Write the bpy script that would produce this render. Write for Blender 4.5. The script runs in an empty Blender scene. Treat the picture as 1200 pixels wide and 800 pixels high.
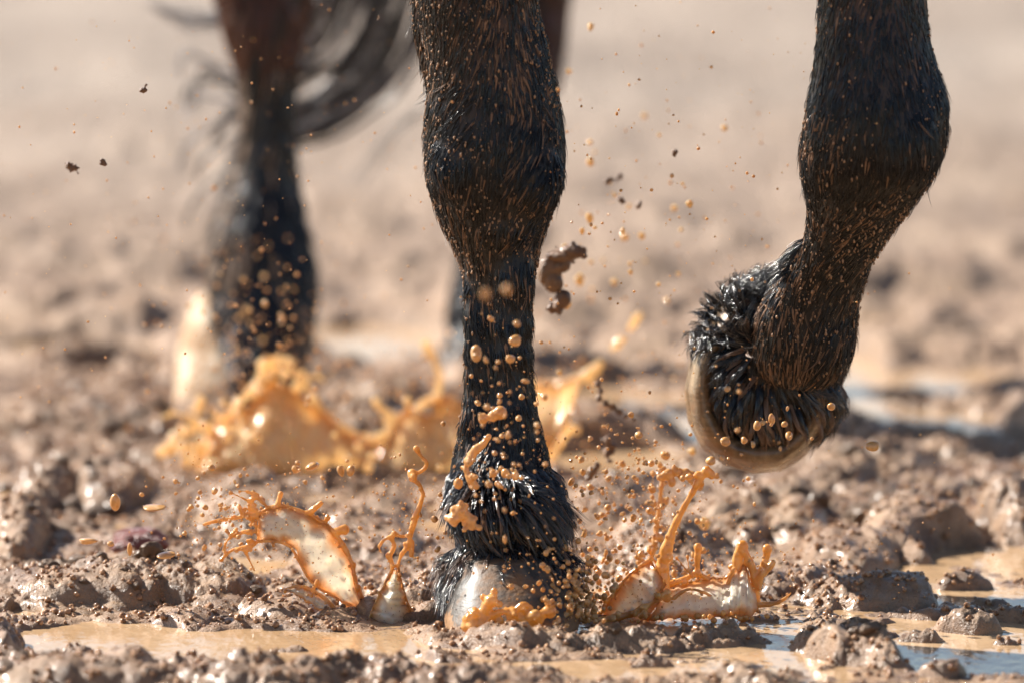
import bpy, bmesh, math, random
import numpy as np
from mathutils import Vector, Matrix
rng = np.random.default_rng(7)
random.seed(7)
sc = bpy.context.scene
COL = sc.collection

# ------------------------------------------------------------------ camera
FPX = 9000.0                     # focal length in photo pixels (1200 wide)
PITCH = math.atan(1050 / FPX)
FWD = np.array([0, math.cos(PITCH), -math.sin(PITCH)])
UP = np.array([0, math.sin(PITCH), math.cos(PITCH)])
RT = np.array([1.0, 0, 0])
CAM = -6.0 * (FWD + (400 - 725) / FPX * UP)

def at(px, py, Y=0.0):
    """world point seen at photo position px, py standing on the plane y = Y"""
    r = FWD + (px - 600) / FPX * RT + (400 - py) / FPX * UP
    return CAM + r * ((Y - CAM[1]) / r[1])

def ground_at(px, py):
    r = FWD + (px - 600) / FPX * RT + (400 - py) / FPX * UP
    p = CAM + r * (-CAM[2] / r[2])
    return p[0], p[1]

def pix(p):
    d = np.asarray(p) - CAM
    z = d @ FWD
    return 600 + FPX * (d @ RT) / z, 400 - FPX * (d @ UP) / z

S = 1 / 1500.0                   # metres per photo pixel near the planted hoof

cd = bpy.data.cameras.new('camera')
cd.sensor_width = 36; cd.lens = FPX / 1200 * 36
cd.clip_start = 0.1; cd.clip_end = 3000
cd.dof.use_dof = True
cd.dof.focus_distance = 5.97
cd.dof.aperture_fstop = 3.9
cam = bpy.data.objects.new('camera', cd); COL.objects.link(cam)
cam.location = CAM; cam.rotation_euler = (math.pi / 2 - PITCH, 0, 0)
sc.camera = cam

# ------------------------------------------------------------------ light
w = bpy.data.worlds.new('World'); sc.world = w; w.use_nodes = True
nt = w.node_tree; nt.nodes.clear()
sky = nt.nodes.new('ShaderNodeTexSky'); sky.sky_type = 'NISHITA'; sky.sun_disc = False
TOSUN = Vector((-0.78, 0.46, 0.72)).normalized()
sky.sun_elevation = math.asin(TOSUN.z)
sky.sun_rotation = math.atan2(TOSUN.x, TOSUN.y)
sky.air_density = 1.0; sky.dust_density = 1.0
bg = nt.nodes.new('ShaderNodeBackground'); bg.inputs[1].default_value = 0.062
wo = nt.nodes.new('ShaderNodeOutputWorld')
nt.links.new(sky.outputs[0], bg.inputs[0]); nt.links.new(bg.outputs[0], wo.inputs[0])
sd = bpy.data.lights.new('sun', 'SUN'); sd.energy = 5.0; sd.angle = math.radians(0.5); sd.color = (1, 0.94, 0.86)
so = bpy.data.objects.new('sun', sd); COL.objects.link(so)
so.rotation_euler = TOSUN.to_track_quat('Z', 'Y').to_euler()
so.location = (-3, 3, 4)
sc.view_settings.view_transform = 'Standard'; sc.view_settings.look = 'None'
sc.view_settings.exposure = 1.32; sc.view_settings.gamma = 1
sc.cycles.use_denoising = True
sc.cycles.max_bounces = 8; sc.cycles.transparent_max_bounces = 12
sc.cycles.sample_clamp_indirect = 6; sc.cycles.sample_clamp_direct = 150
sc.cycles.caustics_reflective = False; sc.cycles.caustics_refractive = False

# ------------------------------------------------------------------ noise
def _hash(ix, iy, seed):
    h = (ix.astype(np.int64) * 374761393 + iy.astype(np.int64) * 668265263 + seed * 974634777) & 0xffffffff
    h = ((h ^ (h >> 13)) * 1274126177) & 0xffffffff
    return ((h ^ (h >> 16)) & 0xffffff) / float(0xffffff)

def vnoise(x, y, seed=0):
    ix = np.floor(x); iy = np.floor(y); fx = x - ix; fy = y - iy
    fx = fx * fx * fx * (fx * (fx * 6 - 15) + 10); fy = fy * fy * fy * (fy * (fy * 6 - 15) + 10)
    a = _hash(ix, iy, seed); b = _hash(ix + 1, iy, seed); c = _hash(ix, iy + 1, seed); d = _hash(ix + 1, iy + 1, seed)
    return (a * (1 - fx) + b * fx) * (1 - fy) + (c * (1 - fx) + d * fx) * fy

def fbm(x, y, seed=0, octs=4, gain=0.5):
    s = 0; a = 1; t = 0
    for k in range(octs):
        s = s + a * vnoise(x * 2 ** k + 13.7 * k, y * 2 ** k + 7.1 * k, seed + k); t += a; a *= gain
    return s / t - 0.5

def lumps(x, y, cell, seed, dens=0.7, rmax=0.62):
    """rounded lumps of different sizes, one per cell"""
    gx = x / cell; gy = y / cell
    ix = np.floor(gx); iy = np.floor(gy)
    out = np.zeros_like(x)
    for dx in (-1, 0, 1):
        for dy in (-1, 0, 1):
            cx = ix + dx; cy = iy + dy
            jx = cx + _hash(cx, cy, seed); jy = cy + _hash(cx, cy, seed + 1)
            r = (0.25 + (rmax - 0.25) * _hash(cx, cy, seed + 2)) * (_hash(cx, cy, seed + 3) < dens)
            d2 = (gx - jx) ** 2 + (gy - jy) ** 2
            out = np.maximum(out, np.sqrt(np.clip(r * r - d2, 0, None)))
    return out * cell

# ------------------------------------------------------------------ ground height
# mounds: photo x, y of the foot centre, half width px, half depth m, height m
MOUNDS = [(165, 704, 150, .060, .026), (235, 696, 70, .05, .020), (70, 700, 55, .04, .016), (330, 722, 50, .03, .010),
          (1040, 705, 120, .045, .021), (960, 690, 60, .05, .017), (1110, 720, 70, .02, .009),
          (1030, 775, 85, .045, .023), (985, 762, 60, .04, .013), (1195, 775, 30, .03, .013),
          (1075, 640, 80, .11, .036), (1190, 625, 40, .10, .038), (1000, 655, 70, .08, .024), (920, 690, 70, .05, .012),
          (600, 757, 90, .022, .011), (450, 762, 75, .022, .008), (730, 760, 100, .022, .011), (845, 752, 70, .03, .011), (520, 752, 60, .02, .009),
          (100, 805, 120, .05, .020), (300, 808, 90, .045, .015), (0, 760, 35, .05, .020), (20, 690, 30, .06, .012), (560, 806, 90, .03, .010), (420, 800, 70, .03, .010),
          (860, 805, 90, .03, .009), (470, 715, 60, .05, .012), (730, 690, 60, .07, .012),
          (20, 640, 40, .10, .036), (50, 590, 45, .12, .030), (130, 585, 50, .12, .030), (300, 610, 60, .12, .022), (430, 640, 70, .1, .02),
          (780, 640, 70, .1, .020), (860, 620, 60, .12, .024), (700, 600, 60, .12, .020), (930, 620, 50, .12, .020), (560, 600, 60, .12, .02)]
# puddles: photo x, y, half width px, half depth m, depth m
PUDDLES = [(260, 760, 240, .085, .020), (110, 745, 110, .05, .018), (430, 782, 90, .055, .018), (700, 786, 200, .055, .020), (900, 780, 80, .03, .016), (620, 740, 130, .018, .016),
           (1150, 765, 120, .11, .024), (1170, 705, 85, .07, .022), (1080, 735, 60, .03, .02), (1150, 655, 70, .055, .026), (1195, 660, 40, .1, .03),
           (930, 668, 50, .03, .016), (15, 680, 45, .045, .018), (290, 665, 60, .05, .014), (840, 735, 90, .02, .014), (760, 732, 60, .02, .014), (20, 720, 25, .025, .012),
           (90, 418, 110, .13, .05), (430, 402, 90, .15, .05), (1100, 505, 100, .14, .03), (960, 430, 80, .12, .03), (880, 500, 120, .15, .04), (720, 474, 80, .12, .035), (620, 500, 90, .10, .03), (730, 545, 110, .10, .03),  # rightmost of this row is added so reflected sky lightens the dark bank
           (620, 700, 110, .06, .015), (250, 520, 60, .1, .03)]
MW = [(ground_at(m[0], m[1]), m[2] * S, m[3], m[4]) for m in MOUNDS]
ISLES = [(1128, 738, 46, .022, .019), (1175, 752, 34, .016, .016), (1085, 752, 36, .014, .016), (1165, 712, 40, .014, .016), (1130, 690, 34, .014, .017), (1190, 728, 22, .012, .015), (340, 765, 30, .012, .014), (140, 770, 40, .014, .014), (640, 792, 36, .014, .014), (770, 778, 30, .012, .014), (1110, 790, 30, .012, .015)]
IW = [(ground_at(m[0], m[1]), m[2] * S, m[3], m[4]) for m in ISLES]
PW = []
for m in PUDDLES:
    g = ground_at(m[0], m[1]); PW.append((g, m[2] * S * (6 + g[1]) / 6, m[3], m[4]))

def height(x, y, step=None):
    wx = x + 0.018 * fbm(x * 22, y * 12, 91, 3); wy = y + 0.05 * fbm(x * 16, y * 9, 77, 3)
    fine = np.ones_like(x) if step is None else np.clip(1.4 - step / 0.012, 0, 1)
    mid = np.ones_like(x) if step is None else np.clip(1.4 - step / 0.05, 0, 1)
    h = 0.0035 + 0.016 * fbm(x * 6, y * 4, 1, 4) + 0.012 * fbm(x * 2.0 + 5, y * 1.6, 4, 2)
    far = np.clip((y - 0.6) / 1.2, 0, 1)
    h = h + far * (0.012 + 0.05 * fbm(x * 2.4, y * 2.0, 31, 3)) + np.clip((y - 2.2) / 1.5, 0, 1) * .03 + np.clip((y - .35) / .5, 0, 1) * np.clip((4.2 - y) / 2.2, .12, 1) * (.30 * lumps(wx, wy, .13, 71, .5) + .3 * lumps(wx, wy, .06, 75, .45))
    m = np.zeros_like(x)
    for (c, hw, hd, hh) in MW:
        d = ((wx - c[0]) / hw) ** 2 + ((wy - c[1]) / hd) ** 2
        m = np.maximum(m, hh * np.clip(1 - d, 0, 1) ** 0.6)
    h = h + m
    p = np.zeros_like(x)
    for (c, hw, hd, hh) in PW:
        d = ((wx - c[0]) / hw) ** 2 + ((wy - c[1]) / hd) ** 2
        p = np.maximum(p, np.clip((1.2 - d) * 1.6, 0, 1))
    h = h * (1 - p) - .009 * p
    isl = np.zeros_like(x)
    for (c, hw, hd, hh) in IW:
        d = ((wx - c[0]) / hw) ** 2 + ((wy - c[1]) / hd) ** 2
        isl = np.maximum(isl, hh * np.clip(1 - d, 0, 1) ** 0.6)
    h = h + isl
    
    rough = np.clip((h + 0.006) / 0.012, 0.0, 1.0)
    h = h + rough * mid * (0.26 * lumps(wx, wy * 0.9, 0.045, 11, 0.45) + 0.016 * np.abs(fbm(x * 30, y * 26, 8, 3)))
    slick = np.clip(3.2 * fbm(x * 9, y * 9, 201, 3) + .75, .18, 1)
    fine = fine * slick
    h = h + rough * fine * (0.45 * lumps(wx + .003 * fbm(x * 120, y * 120, 3, 2), wy, 0.018, 21, 0.6) + 0.5 * lumps(x, y, 0.0085, 41, 0.55)
                            + 0.006 * fbm(x * 160, y * 150, 51, 3) + 0.35 * lumps(x, y, 0.0042, 61, 0.5))
    return h - 0.004

def spaced(lo, dlo, hi, dhi, d, g, far_lo, far_hi):
    core = list(np.arange(dlo, dhi + 1e-9, d))
    a = [core[0]]; s = d
    while a[-1] > far_lo: s *= g; a.append(a[-1] - s)
    b = [core[-1]]; s = d
    while b[-1] < far_hi: s *= g; b.append(b[-1] + s)
    return np.array(a[:0:-1] + core + b[1:])

xs = spaced(0, -0.46, 0, 0.46, 0.00125, 1.045, -260, 260)
core = list(np.arange(-0.42, 0.62, 0.0019)); s = 0.0019
while core[-1] < 14: s = min(s * 1.008, .05); core.append(core[-1] + s)
while core[-1] < 600: s *= 1.1; core.append(core[-1] + s)
pre = [core[0]]; s = 0.0019
while pre[-1] > -40: s *= 1.08; pre.append(pre[-1] - s)
ys = np.array(pre[:0:-1] + core)
dxs = np.gradient(xs); dys = np.gradient(ys)
X, Y = np.meshgrid(xs, ys); STEP = np.maximum(dxs[None, :] * 1.0, dys[:, None] * 0.8) + 0 * X
Z = height(X.ravel(), Y.ravel(), STEP.ravel())
far_flat = np.clip(1 - (STEP.ravel() - .5) / 2, 0, 1); Z = Z * far_flat
print('ground verts', Z.size)

def np_mesh(name, verts, faces, mat, smooth=True):
    """faces: (n,k) int array"""
    verts = np.asarray(verts, dtype=np.float32).reshape(-1, 3); faces = np.asarray(faces, dtype=np.int32)
    me = bpy.data.meshes.new(name)
    me.vertices.add(len(verts)); me.vertices.foreach_set('co', verts.ravel())
    n, k = faces.shape
    me.loops.add(n * k); me.loops.foreach_set('vertex_index', faces.ravel())
    me.polygons.add(n); me.polygons.foreach_set('loop_start', np.arange(0, n * k, k, dtype=np.int32))
    me.polygons.foreach_set('loop_total', np.full(n, k, dtype=np.int32))
    me.polygons.foreach_set('use_smooth', np.full(n, smooth, dtype=bool))
    me.update(calc_edges=True); me.validate()
    me.materials.append(mat)
    return me

def add(name, me, parent=None, **props):
    o = bpy.data.objects.new(name, me); COL.objects.link(o)
    if parent is not None: o.parent = parent
    for k, v in props.items(): o[k] = v
    return o

def empty(name, loc, **props):
    o = bpy.data.objects.new(name, None); COL.objects.link(o); o.location = loc
    for k, v in props.items(): o[k] = v
    return o

def shift(me, loc):
    me.transform(Matrix.Translation(-Vector(loc)))

# ------------------------------------------------------------------ materials
class NT:
    def __init__(self, name):
        self.m = bpy.data.materials.new(name); self.m.use_nodes = True
        self.t = self.m.node_tree; self.t.nodes.clear()
        self.out = self.n('ShaderNodeOutputMaterial')
    def n(self, typ, **kw):
        nd = self.t.nodes.new(typ)
        for k, v in kw.items(): setattr(nd, k, v)
        return nd
    def l(self, a, b): self.t.links.new(a, b)
    def noise(self, scale, detail=4, rough=0.6, vec=None, dist=0.0):
        nd = self.n('ShaderNodeTexNoise'); nd.inputs['Scale'].default_value = scale
        nd.inputs['Detail'].default_value = detail; nd.inputs['Roughness'].default_value = rough
        nd.inputs['Distortion'].default_value = dist
        if vec is not None: self.l(vec, nd.inputs['Vector'])
        return nd.outputs['Fac']
    def pos(self):
        return self.n('ShaderNodeNewGeometry').outputs['Position']
    def obj(self): return self.n('ShaderNodeTexCoord').outputs['Object']
    def ramp(self, fac, stops):
        r = self.n('ShaderNodeValToRGB'); e = r.color_ramp.elements
        while len(e) < len(stops): e.new(0.5)
        for el, (p, c) in zip(e, stops):
            el.position = p; el.color = (c, c, c, 1) if not hasattr(c, '__len__') else (*c, 1)
        self.l(fac, r.inputs[0]); return r.outputs[0]
    def mix(self, fac, a, b):
        m = self.n('ShaderNodeMix', data_type='RGBA')
        if hasattr(fac, 'links'): self.l(fac, m.inputs[0])
        else: m.inputs[0].default_value = fac
        for s, v in ((m.inputs[6], a), (m.inputs[7], b)):
            if hasattr(v, 'links'): self.l(v, s)
            else: s.default_value = (*v, 1)
        return m.outputs[2]
    def bump(self, h, dist, strength=1.0, normal=None):
        b = self.n('ShaderNodeBump'); b.inputs['Distance'].default_value = dist; b.inputs['Strength'].default_value = strength
        self.l(h, b.inputs['Height'])
        if normal is not None: self.l(normal, b.inputs['Normal'])
        return b.outputs[0]
    def bsdf(self, **kw):
        b = self.n('ShaderNodeBsdfPrincipled')
        for k, v in kw.items():
            s = b.inputs[k.replace('_', ' ')]
            if hasattr(v, 'links'): self.l(v, s)
            elif hasattr(v, '__len__') and len(v) == 3 and s.type == 'RGBA': s.default_value = (*v, 1)
            else: s.default_value = v
        return b.outputs[0]
    def done(self, sh): self.l(sh, self.out.inputs[0]); return self.m

def mud_material(name, dark=(.125, .066, .034), light=(.335, .205, .120), objspace=False):
    n = NT(name); p = n.obj() if objspace else n.pos()
    a = n.noise(35, 5, .6, p); b = n.noise(7, 3, .6, p); c = n.noise(2.1, 2, .5, p)
    col = n.mix(n.ramp(a, [(.35, 0.0), (.62, 1.0)]), dark, light)
    col = n.mix(n.ramp(b, [(.42, 0.0), (.66, .5)]), col, (.34, .225, .13))
    ro = n.ramp(n.noise(60, 4, .7, p), [(.36, .20), (.60, .58)])
    coat = n.ramp(c, [(.4, .30), (.6, .10)])
    if not objspace:      # the arena is drier farther out
        sp = n.n('ShaderNodeSeparateXYZ'); n.l(n.pos(), sp.inputs[0])
        mr = n.n('ShaderNodeMapRange'); mr.inputs[1].default_value = 1.1; mr.inputs[2].default_value = 4.5; n.l(sp.outputs[1], mr.inputs[0])
        dry = n.mix(n.ramp(n.noise(1.1, 4, .6, n.pos()), [(.35, 0.0), (.65, 1.0)]), (.215, .155, .108), (.315, .248, .19))
        col = n.mix(mr.outputs[0], col, dry)
        m2 = n.n('ShaderNodeMapRange'); m2.inputs[1].default_value = .7; m2.inputs[2].default_value = 1.7; n.l(sp.outputs[1], m2.inputs[0])
        ro = n.mix(m2.outputs[0], ro, (.6, .6, .6)); coat = n.mix(m2.outputs[0], coat, (0, 0, 0))
    h1 = n.noise(420, 3, .65, p); h2 = n.noise(1400, 2, .6, p)
    nm = n.bump(h1, .0022, 1.0); nm = n.bump(h2, .0005, 1.0, nm)
    return n.done(n.bsdf(Base_Color=col, Roughness=ro, Normal=nm, IOR=1.42, Coat_Weight=coat, Coat_Roughness=.20))
MUD = mud_material('wet_mud')
MUD_O = mud_material('wet_mud_clod', objspace=True)
DARKMUD = mud_material('dark_mud', (.075, .030, .013), (.17, .075, .034), True)

n = NT('muddy_water'); p = n.pos()
mp = n.n('ShaderNodeMapping'); mp.inputs['Scale'].default_value = (1, .5, 1); n.l(p, mp.inputs[0]); v = mp.outputs[0]
col = n.mix(n.ramp(n.noise(9, 4, .6, v), [(.35, 0.0), (.65, 1.0)]), (.36, .22, .11), (.50, .34, .20))
nm = n.bump(n.noise(28, 3, .5, v, .6), .0017, 1.0)
nm = n.bump(n.noise(110, 2, .5, v), .0005, 1.0, nm)
WATER = n.done(n.bsdf(Base_Color=col, Roughness=.08, Normal=nm, IOR=1.33, Specular_IOR_Level=.5))

def fluid(name, c1, c2, tl, trans=.35, rough=.12, edge=None, coat=1.0, unit=False):
    n = NT(name); p = n.obj()
    col = n.mix(n.ramp(n.noise(70 if not unit else .6, 3, .6, p, .8), [(.35, 0.0), (.65, 1.0)]), c1, c2)
    if edge:      # thicker, browner liquid towards the rim; smears of silt in the sheet
        col = n.mix(n.ramp(n.noise(55, 6, .75, p, 1.5), [(.56, 0.0), (.68, .25)]), col, (.52, .46, .40))
        col = n.mix(n.ramp(n.noise(420, 2, .5, p), [(.66, 0.0), (.70, .8)]), col, (.25, .10, .05))
        at_ = n.n('ShaderNodeAttribute'); at_.attribute_name = 'edge'
        ad = n.n('ShaderNodeMath', operation='ADD'); n.l(at_.outputs['Fac'], ad.inputs[0])
        sb = n.n('ShaderNodeMath', operation='MULTIPLY_ADD'); n.l(n.noise(60, 4, .6, p), sb.inputs[0]); sb.inputs[1].default_value = .9; sb.inputs[2].default_value = -.45
        n.l(sb.outputs[0], ad.inputs[1])
        col = n.mix(n.ramp(ad.outputs[0], [(.42, 0.0), (.90, 1.0)]), col, edge)
    nm = n.bump(n.noise(260 if not unit else 1.0, 2, .5, p), .0008, .8)
    b = n.bsdf(Base_Color=col, Roughness=rough, Normal=nm, IOR=1.40, Coat_Weight=coat, Coat_Roughness=.10, Coat_IOR=1.5,
               Subsurface_Weight=.18, Subsurface_Radius=(1.0, .55, .2), Subsurface_Scale=.003)
    t = n.n('ShaderNodeBsdfTranslucent')
    if edge: n.l(n.mix(.25, col, tl), t.inputs[0])
    else: t.inputs[0].default_value = (*tl, 1)
    m = n.n('ShaderNodeMixShader'); m.inputs[0].default_value = trans
    n.l(b, m.inputs[1]); n.l(t.outputs[0], m.inputs[2])
    return n.done(m.outputs[0])
FLUID = fluid('thick_mud_water', (.52, .235, .05), (.84, .52, .19), (1.0, .60, .18), .32)
FLUID_DROP = fluid('mud_water_drop', (.48, .25, .08), (.74, .45, .18), (1.0, .60, .22), .25, .08)
DROPM = fluid('round_mud_drop', (.48, .25, .08), (.74, .45, .18), (1.0, .60, .22), .18, .10, unit=True)
DROPB = fluid('round_golden_drop', (.66, .42, .16), (.84, .62, .32), (1.0, .72, .34), .30, .10, unit=True)
FILM = fluid('thin_mud_film', (.86, .79, .66), (.92, .88, .79), (1.0, .92, .78), .62, .16, (.78, .40, .12), .25)
GOLD = fluid('golden_mud_water', (.92, .64, .32), (.97, .82, .56), (1.0, .78, .42), .60, .12, (.88, .54, .20), .4)

# ------------------------------------------------------------------ ground and water
V = np.stack([X.ravel(), Y.ravel(), Z], 1)
ny, nx = X.shape
I = np.arange(ny * nx).reshape(ny, nx)
F = np.stack([I[:-1, :-1], I[:-1, 1:], I[1:, 1:], I[1:, :-1]], -1).reshape(-1, 4)
add('ground', np_mesh('ground', V, F, MUD), kind='structure')
wx = spaced(0, -1.0, 0, 1.0, .25, 1.3, -200, 200); wy = spaced(0, -1, 0, 4, .25, 1.25, -30, 500)
gx, gy = np.meshgrid(wx, wy); I = np.arange(gx.size).reshape(gx.shape)
WZ = 0.0005
add('water', np_mesh('water', np.stack([gx.ravel(), gy.ravel(), np.full(gx.size, WZ)], 1),
    np.stack([I[:-1, :-1], I[:-1, 1:], I[1:, 1:], I[1:, :-1]], -1).reshape(-1, 4), WATER), kind='structure')

# ------------------------------------------------------------------ solid helpers
def ico(sub=2):
    bm = bmesh.new(); bmesh.ops.create_icosphere(bm, subdivisions=sub, radius=1)
    v = np.array([x.co[:] for x in bm.verts]); f = np.array([[q.index for q in x.verts] for x in bm.faces]); bm.free(); return v, f
ICO1, ICO2, ICO3, ICO4 = ico(1), ico(2), ico(3), ico(4)

class Soup:
    """collects closed shapes and unites them into one skin"""
    def __init__(s): s.v = []; s.f = []; s.n = 0
    def put(s, v, f):
        f = np.asarray(f)
        if f.shape[1] == 4: f = np.concatenate([f[:, :3], f[:, [0, 2, 3]]])
        s.v.append(np.asarray(v)); s.f.append(f + s.n); s.n += len(v)
    def ball(s, p, r, ico_=None):
        v, f = ico_ or ICO2
        s.put(v * np.asarray(r) + np.asarray(p), f)
    def rings(s, rings):
        """closed loft of rings, each (k,3)"""
        R = np.array(rings); m, k, _ = R.shape
        v = np.concatenate([R.reshape(-1, 3), R[:1].mean(1), R[-1:].mean(1)])
        f = []
        for i in range(m - 1):
            for j in range(k):
                a, b = i * k + j, i * k + (j + 1) % k
                f += [[a, b, b + k], [a, b + k, a + k]]
        for j in range(k):
            f.append([m * k, (j + 1) % k, j]); f.append([m * k + 1, (m - 1) * k + j, (m - 1) * k + (j + 1) % k])
        s.put(v, f)
    def tube(s, pts, rad, k=14, sub=5):
        P = [Vector(p) for p in pts]; rad = list(rad)
        if len(P) > 2:      # smooth the path
            Q = []; R = []
            for i in range(len(P) - 1):
                p0 = P[max(i - 1, 0)]; p1 = P[i]; p2 = P[i + 1]; p3 = P[min(i + 2, len(P) - 1)]
                for t in np.linspace(0, 1, sub, endpoint=False):
                    Q.append(.5 * ((2 * p1) + (-p0 + p2) * t + (2 * p0 - 5 * p1 + 4 * p2 - p3) * t * t + (-p0 + 3 * p1 - 3 * p2 + p3) * t ** 3))
                    R.append((rad[i] * (1 - t) + rad[i + 1] * t) * (.86 + .28 * random.random()))
            Q.append(P[-1]); R.append(rad[-1]); P, rad = Q, R
        rs = []
        for i, p in enumerate(P):
            d = (P[min(i + 1, len(P) - 1)] - P[max(i - 1, 0)]).normalized()
            a = d.cross(Vector((0, 1, 0.01))); a = a.normalized() if a.length > 1e-4 else Vector((1, 0, 0)); b = d.cross(a)
            rs.append([list(p + (a * math.cos(t) + b * math.sin(t)) * rad[i]) for t in np.linspace(0, 2 * math.pi, k, endpoint=False)])
        s.rings(rs)
        s.ball(P[0], rad[0] * 1.0); s.ball(P[-1], rad[-1] * 1.0)
    def mesh(s, name, mat, voxel=None, smooth=3, adaptivity=0.0):
        me = np_mesh(name, np.concatenate(s.v), np.concatenate(s.f), mat)
        if voxel is None: return me
        o = bpy.data.objects.new('tmp', me); COL.objects.link(o)
        m = o.modifiers.new('r', 'REMESH'); m.mode = 'VOXEL'; m.voxel_size = voxel; m.use_smooth_shade = True; m.adaptivity = adaptivity
        if smooth:
            q = o.modifiers.new('s', 'SMOOTH'); q.factor = .5; q.iterations = smooth
        dg = bpy.context.evaluated_depsgraph_get()
        out = bpy.data.meshes.new_from_object(o.evaluated_get(dg)); out.name = name
        bpy.data.objects.remove(o); bpy.data.meshes.remove(me)
        out.materials.clear(); out.materials.append(mat)
        return out

def interp_rows(rows, n):
    rows = np.array(rows, float); t = np.arange(len(rows)); tt = np.linspace(0, len(rows) - 1, n)
    out = []
    for c in range(rows.shape[1]):
        v = rows[:, c]; m = np.gradient(v)
        i = np.clip(tt.astype(int), 0, len(v) - 2); u = tt - i
        out.append((2 * u**3 - 3 * u**2 + 1) * v[i] + (u**3 - 2 * u**2 + u) * m[i] + (-2 * u**3 + 3 * u**2) * v[i + 1] + (u**3 - u**2) * m[i + 1])
    return np.array(out).T

def ring(cx, cy, cz, rx, ry, k=36, e=2.2):
    t = np.linspace(0, 2 * math.pi, k, endpoint=False)
    c, s_ = np.cos(t), np.sin(t)
    return np.stack([cx + rx * np.sign(c) * np.abs(c) ** (2 / e), cy + ry * np.sign(s_) * np.abs(s_) ** (2 / e), np.full(k, cz)], 1)

def leg_rings(rows, base_y, top=()):
    """rows: photo y, left x, right x, depth of the centre beyond base_y, half depth"""
    R = []
    for (py, xl, xr, dy, hy) in interp_rows(rows, len(rows) * 3):
        Yc = base_y + dy; a = at(xl, py, Yc); b = at(xr, py, Yc)
        R.append(ring((a[0] + b[0]) / 2, Yc, a[2], (b[0] - a[0]) / 2, hy))
    up = [ring(*t) for t in top]
    return up + R

# ------------------------------------------------------------------ horse
H = Soup()
planted = [(-60, 486, 636, .0, .062), (0, 489, 630, .0, .058), (50, 498, 640, -.002, .054), (100, 503, 651, -.004, .053), (130, 499, 657, -.004, .054), (160, 498, 660, -.005, .055),
           (200, 499, 661, -.005, .053), (230, 506, 654, -.002, .050), (260, 517, 643, .002, .045), (290, 532, 633, .006, .039), (320, 542, 627, .008, .034),
           (350, 546, 623, .009, .032), (400, 547, 622, .010, .032), (440, 546, 624, .010, .033), (480, 543, 629, .009, .035), (510, 538, 636, .006, .040),
           (540, 531, 643, .0, .046), (565, 530, 649, -.006, .050), (590, 534, 650, -.012, .050), (618, 542, 646, -.020, .042), (645, 541, 650, -.026, .040),
           (665, 532, 660, -.032, .046), (690, 530, 662, -.038, .050), (705, 530, 662, -.040, .045)]
H.rings(leg_rings(planted, 0.0, [(.03, .06, 1.0, .10, .14), (.0, .04, .85, .095, .11), (-.018, .02, .72, .075, .085), (-.022, .01, .60, .060, .068)]))
H.tube([at(560, 318, -.005), at(559, 380, -.012), at(559, 450, -.012), at(556, 520, -.016)], [.011, .0105, .011, .012])
H.tube([at(600, 300, -.016), at(598, 380, -.014), at(598, 450, -.014), at(600, 520, -.020)], [.017, .0165, .017, .017])
H.ball(at(545, 190, -.028), (.030, .030, .036)); H.ball(at(622, 205, -.030), (.026, .028, .032)); H.ball(at(584, 262, -.022), (.030, .026, .018))
H.ball(at(1055, 160, -.070), (.030, .024, .040))
H.ball(at(588, 592, -.048), (.037, .026, .024), ICO3)
# dark tendon fold behind the forearm on the inner side
H.tube([at(494, -40, .03), at(500, 20, .035), at(508, 80, .035), at(514, 120, .03)], [.012, .012, .009, .006])
lifted = [(-60, 962, 1082, -.02, .060), (0, 960, 1085, -.025, .056), (40, 958, 1088, -.03, .054), (80, 954, 1098, -.032, .055), (115, 948, 1109, -.034, .057), (160, 940, 1109, -.034, .056),
          (195, 938, 1099, -.03, .052), (225, 944, 1080, -.018, .047), (250, 947, 1061, .0, .042), (275, 944, 1042, .018, .037), (300, 933, 1026, .032, .034),
          (330, 912, 1013, .046, .033), (360, 892, 1006, .058, .037), (390, 884, 1003, .066, .041), (415, 884, 999, .070, .040), (438, 898, 984, .073, .032), (450, 920, 965, .075, .018)]
H.rings(leg_rings(lifted, 0.0, [(.22, .06, 1.0, .10, .14), (.25, .03, .85, .095, .11), (.275, .0, .72, .073, .085), (.282, -.01, .60, .058, .068)]))
# pastern of the lifted foot, a rounded mass behind and under the fetlock
cen = (905, 440)
coron = [(893, 338), (862, 350), (842, 378), (831, 412), (829, 446), (836, 482), (854, 508), (882, 524), (915, 527), (948, 515), (975, 490), (992, 456), (997, 420), (985, 385), (950, 355), (920, 342)]
def dome(outline, levels, cen, Yb):
    """rings of an outline drawn in towards cen, at depths Yb + dy"""
    O = np.array(outline, float); R = []
    for (s_, dy) in levels:
        R.append([list(at(cen[0] + (x - cen[0]) * s_, cen[1] + (y - cen[1]) * s_, Yb + dy)) for x, y in O])
    return R
H.rings(dome(coron, [(.35, -.004), (.58, .004), (.76, .014), (.86, .028), (.91, .045), (.91, .080), (.8, .10)], cen, .085))
BY = 1.32
hind = [(-120, 235, 385, .05, .075), (-60, 240, 378, .03, .065), (0, 255, 363, .01, .05), (40, 266, 354, .0, .040), (80, 278, 348, .0, .036), (130, 284, 344, .0, .034), (170, 281, 344, .0, .034),
        (210, 272, 348, .0, .036), (250, 260, 356, -.005, .044), (290, 250, 365, -.01, .050), (330, 247, 369, -.015, .052), (365, 247, 366, -.03, .048),
        (400, 248, 358, -.045, .045), (440, 238, 354, -.055, .05), (475, 232, 352, -.06, .052)]
H.rings(leg_rings(hind, BY, [(-.22, 1.35, 1.15, .13, .22), (-.235, 1.33, .95, .12, .18), (-.24, 1.35, .78, .085, .12), (-.235, 1.40, .64, .065, .09)]))
BY2 = 1.62
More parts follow.
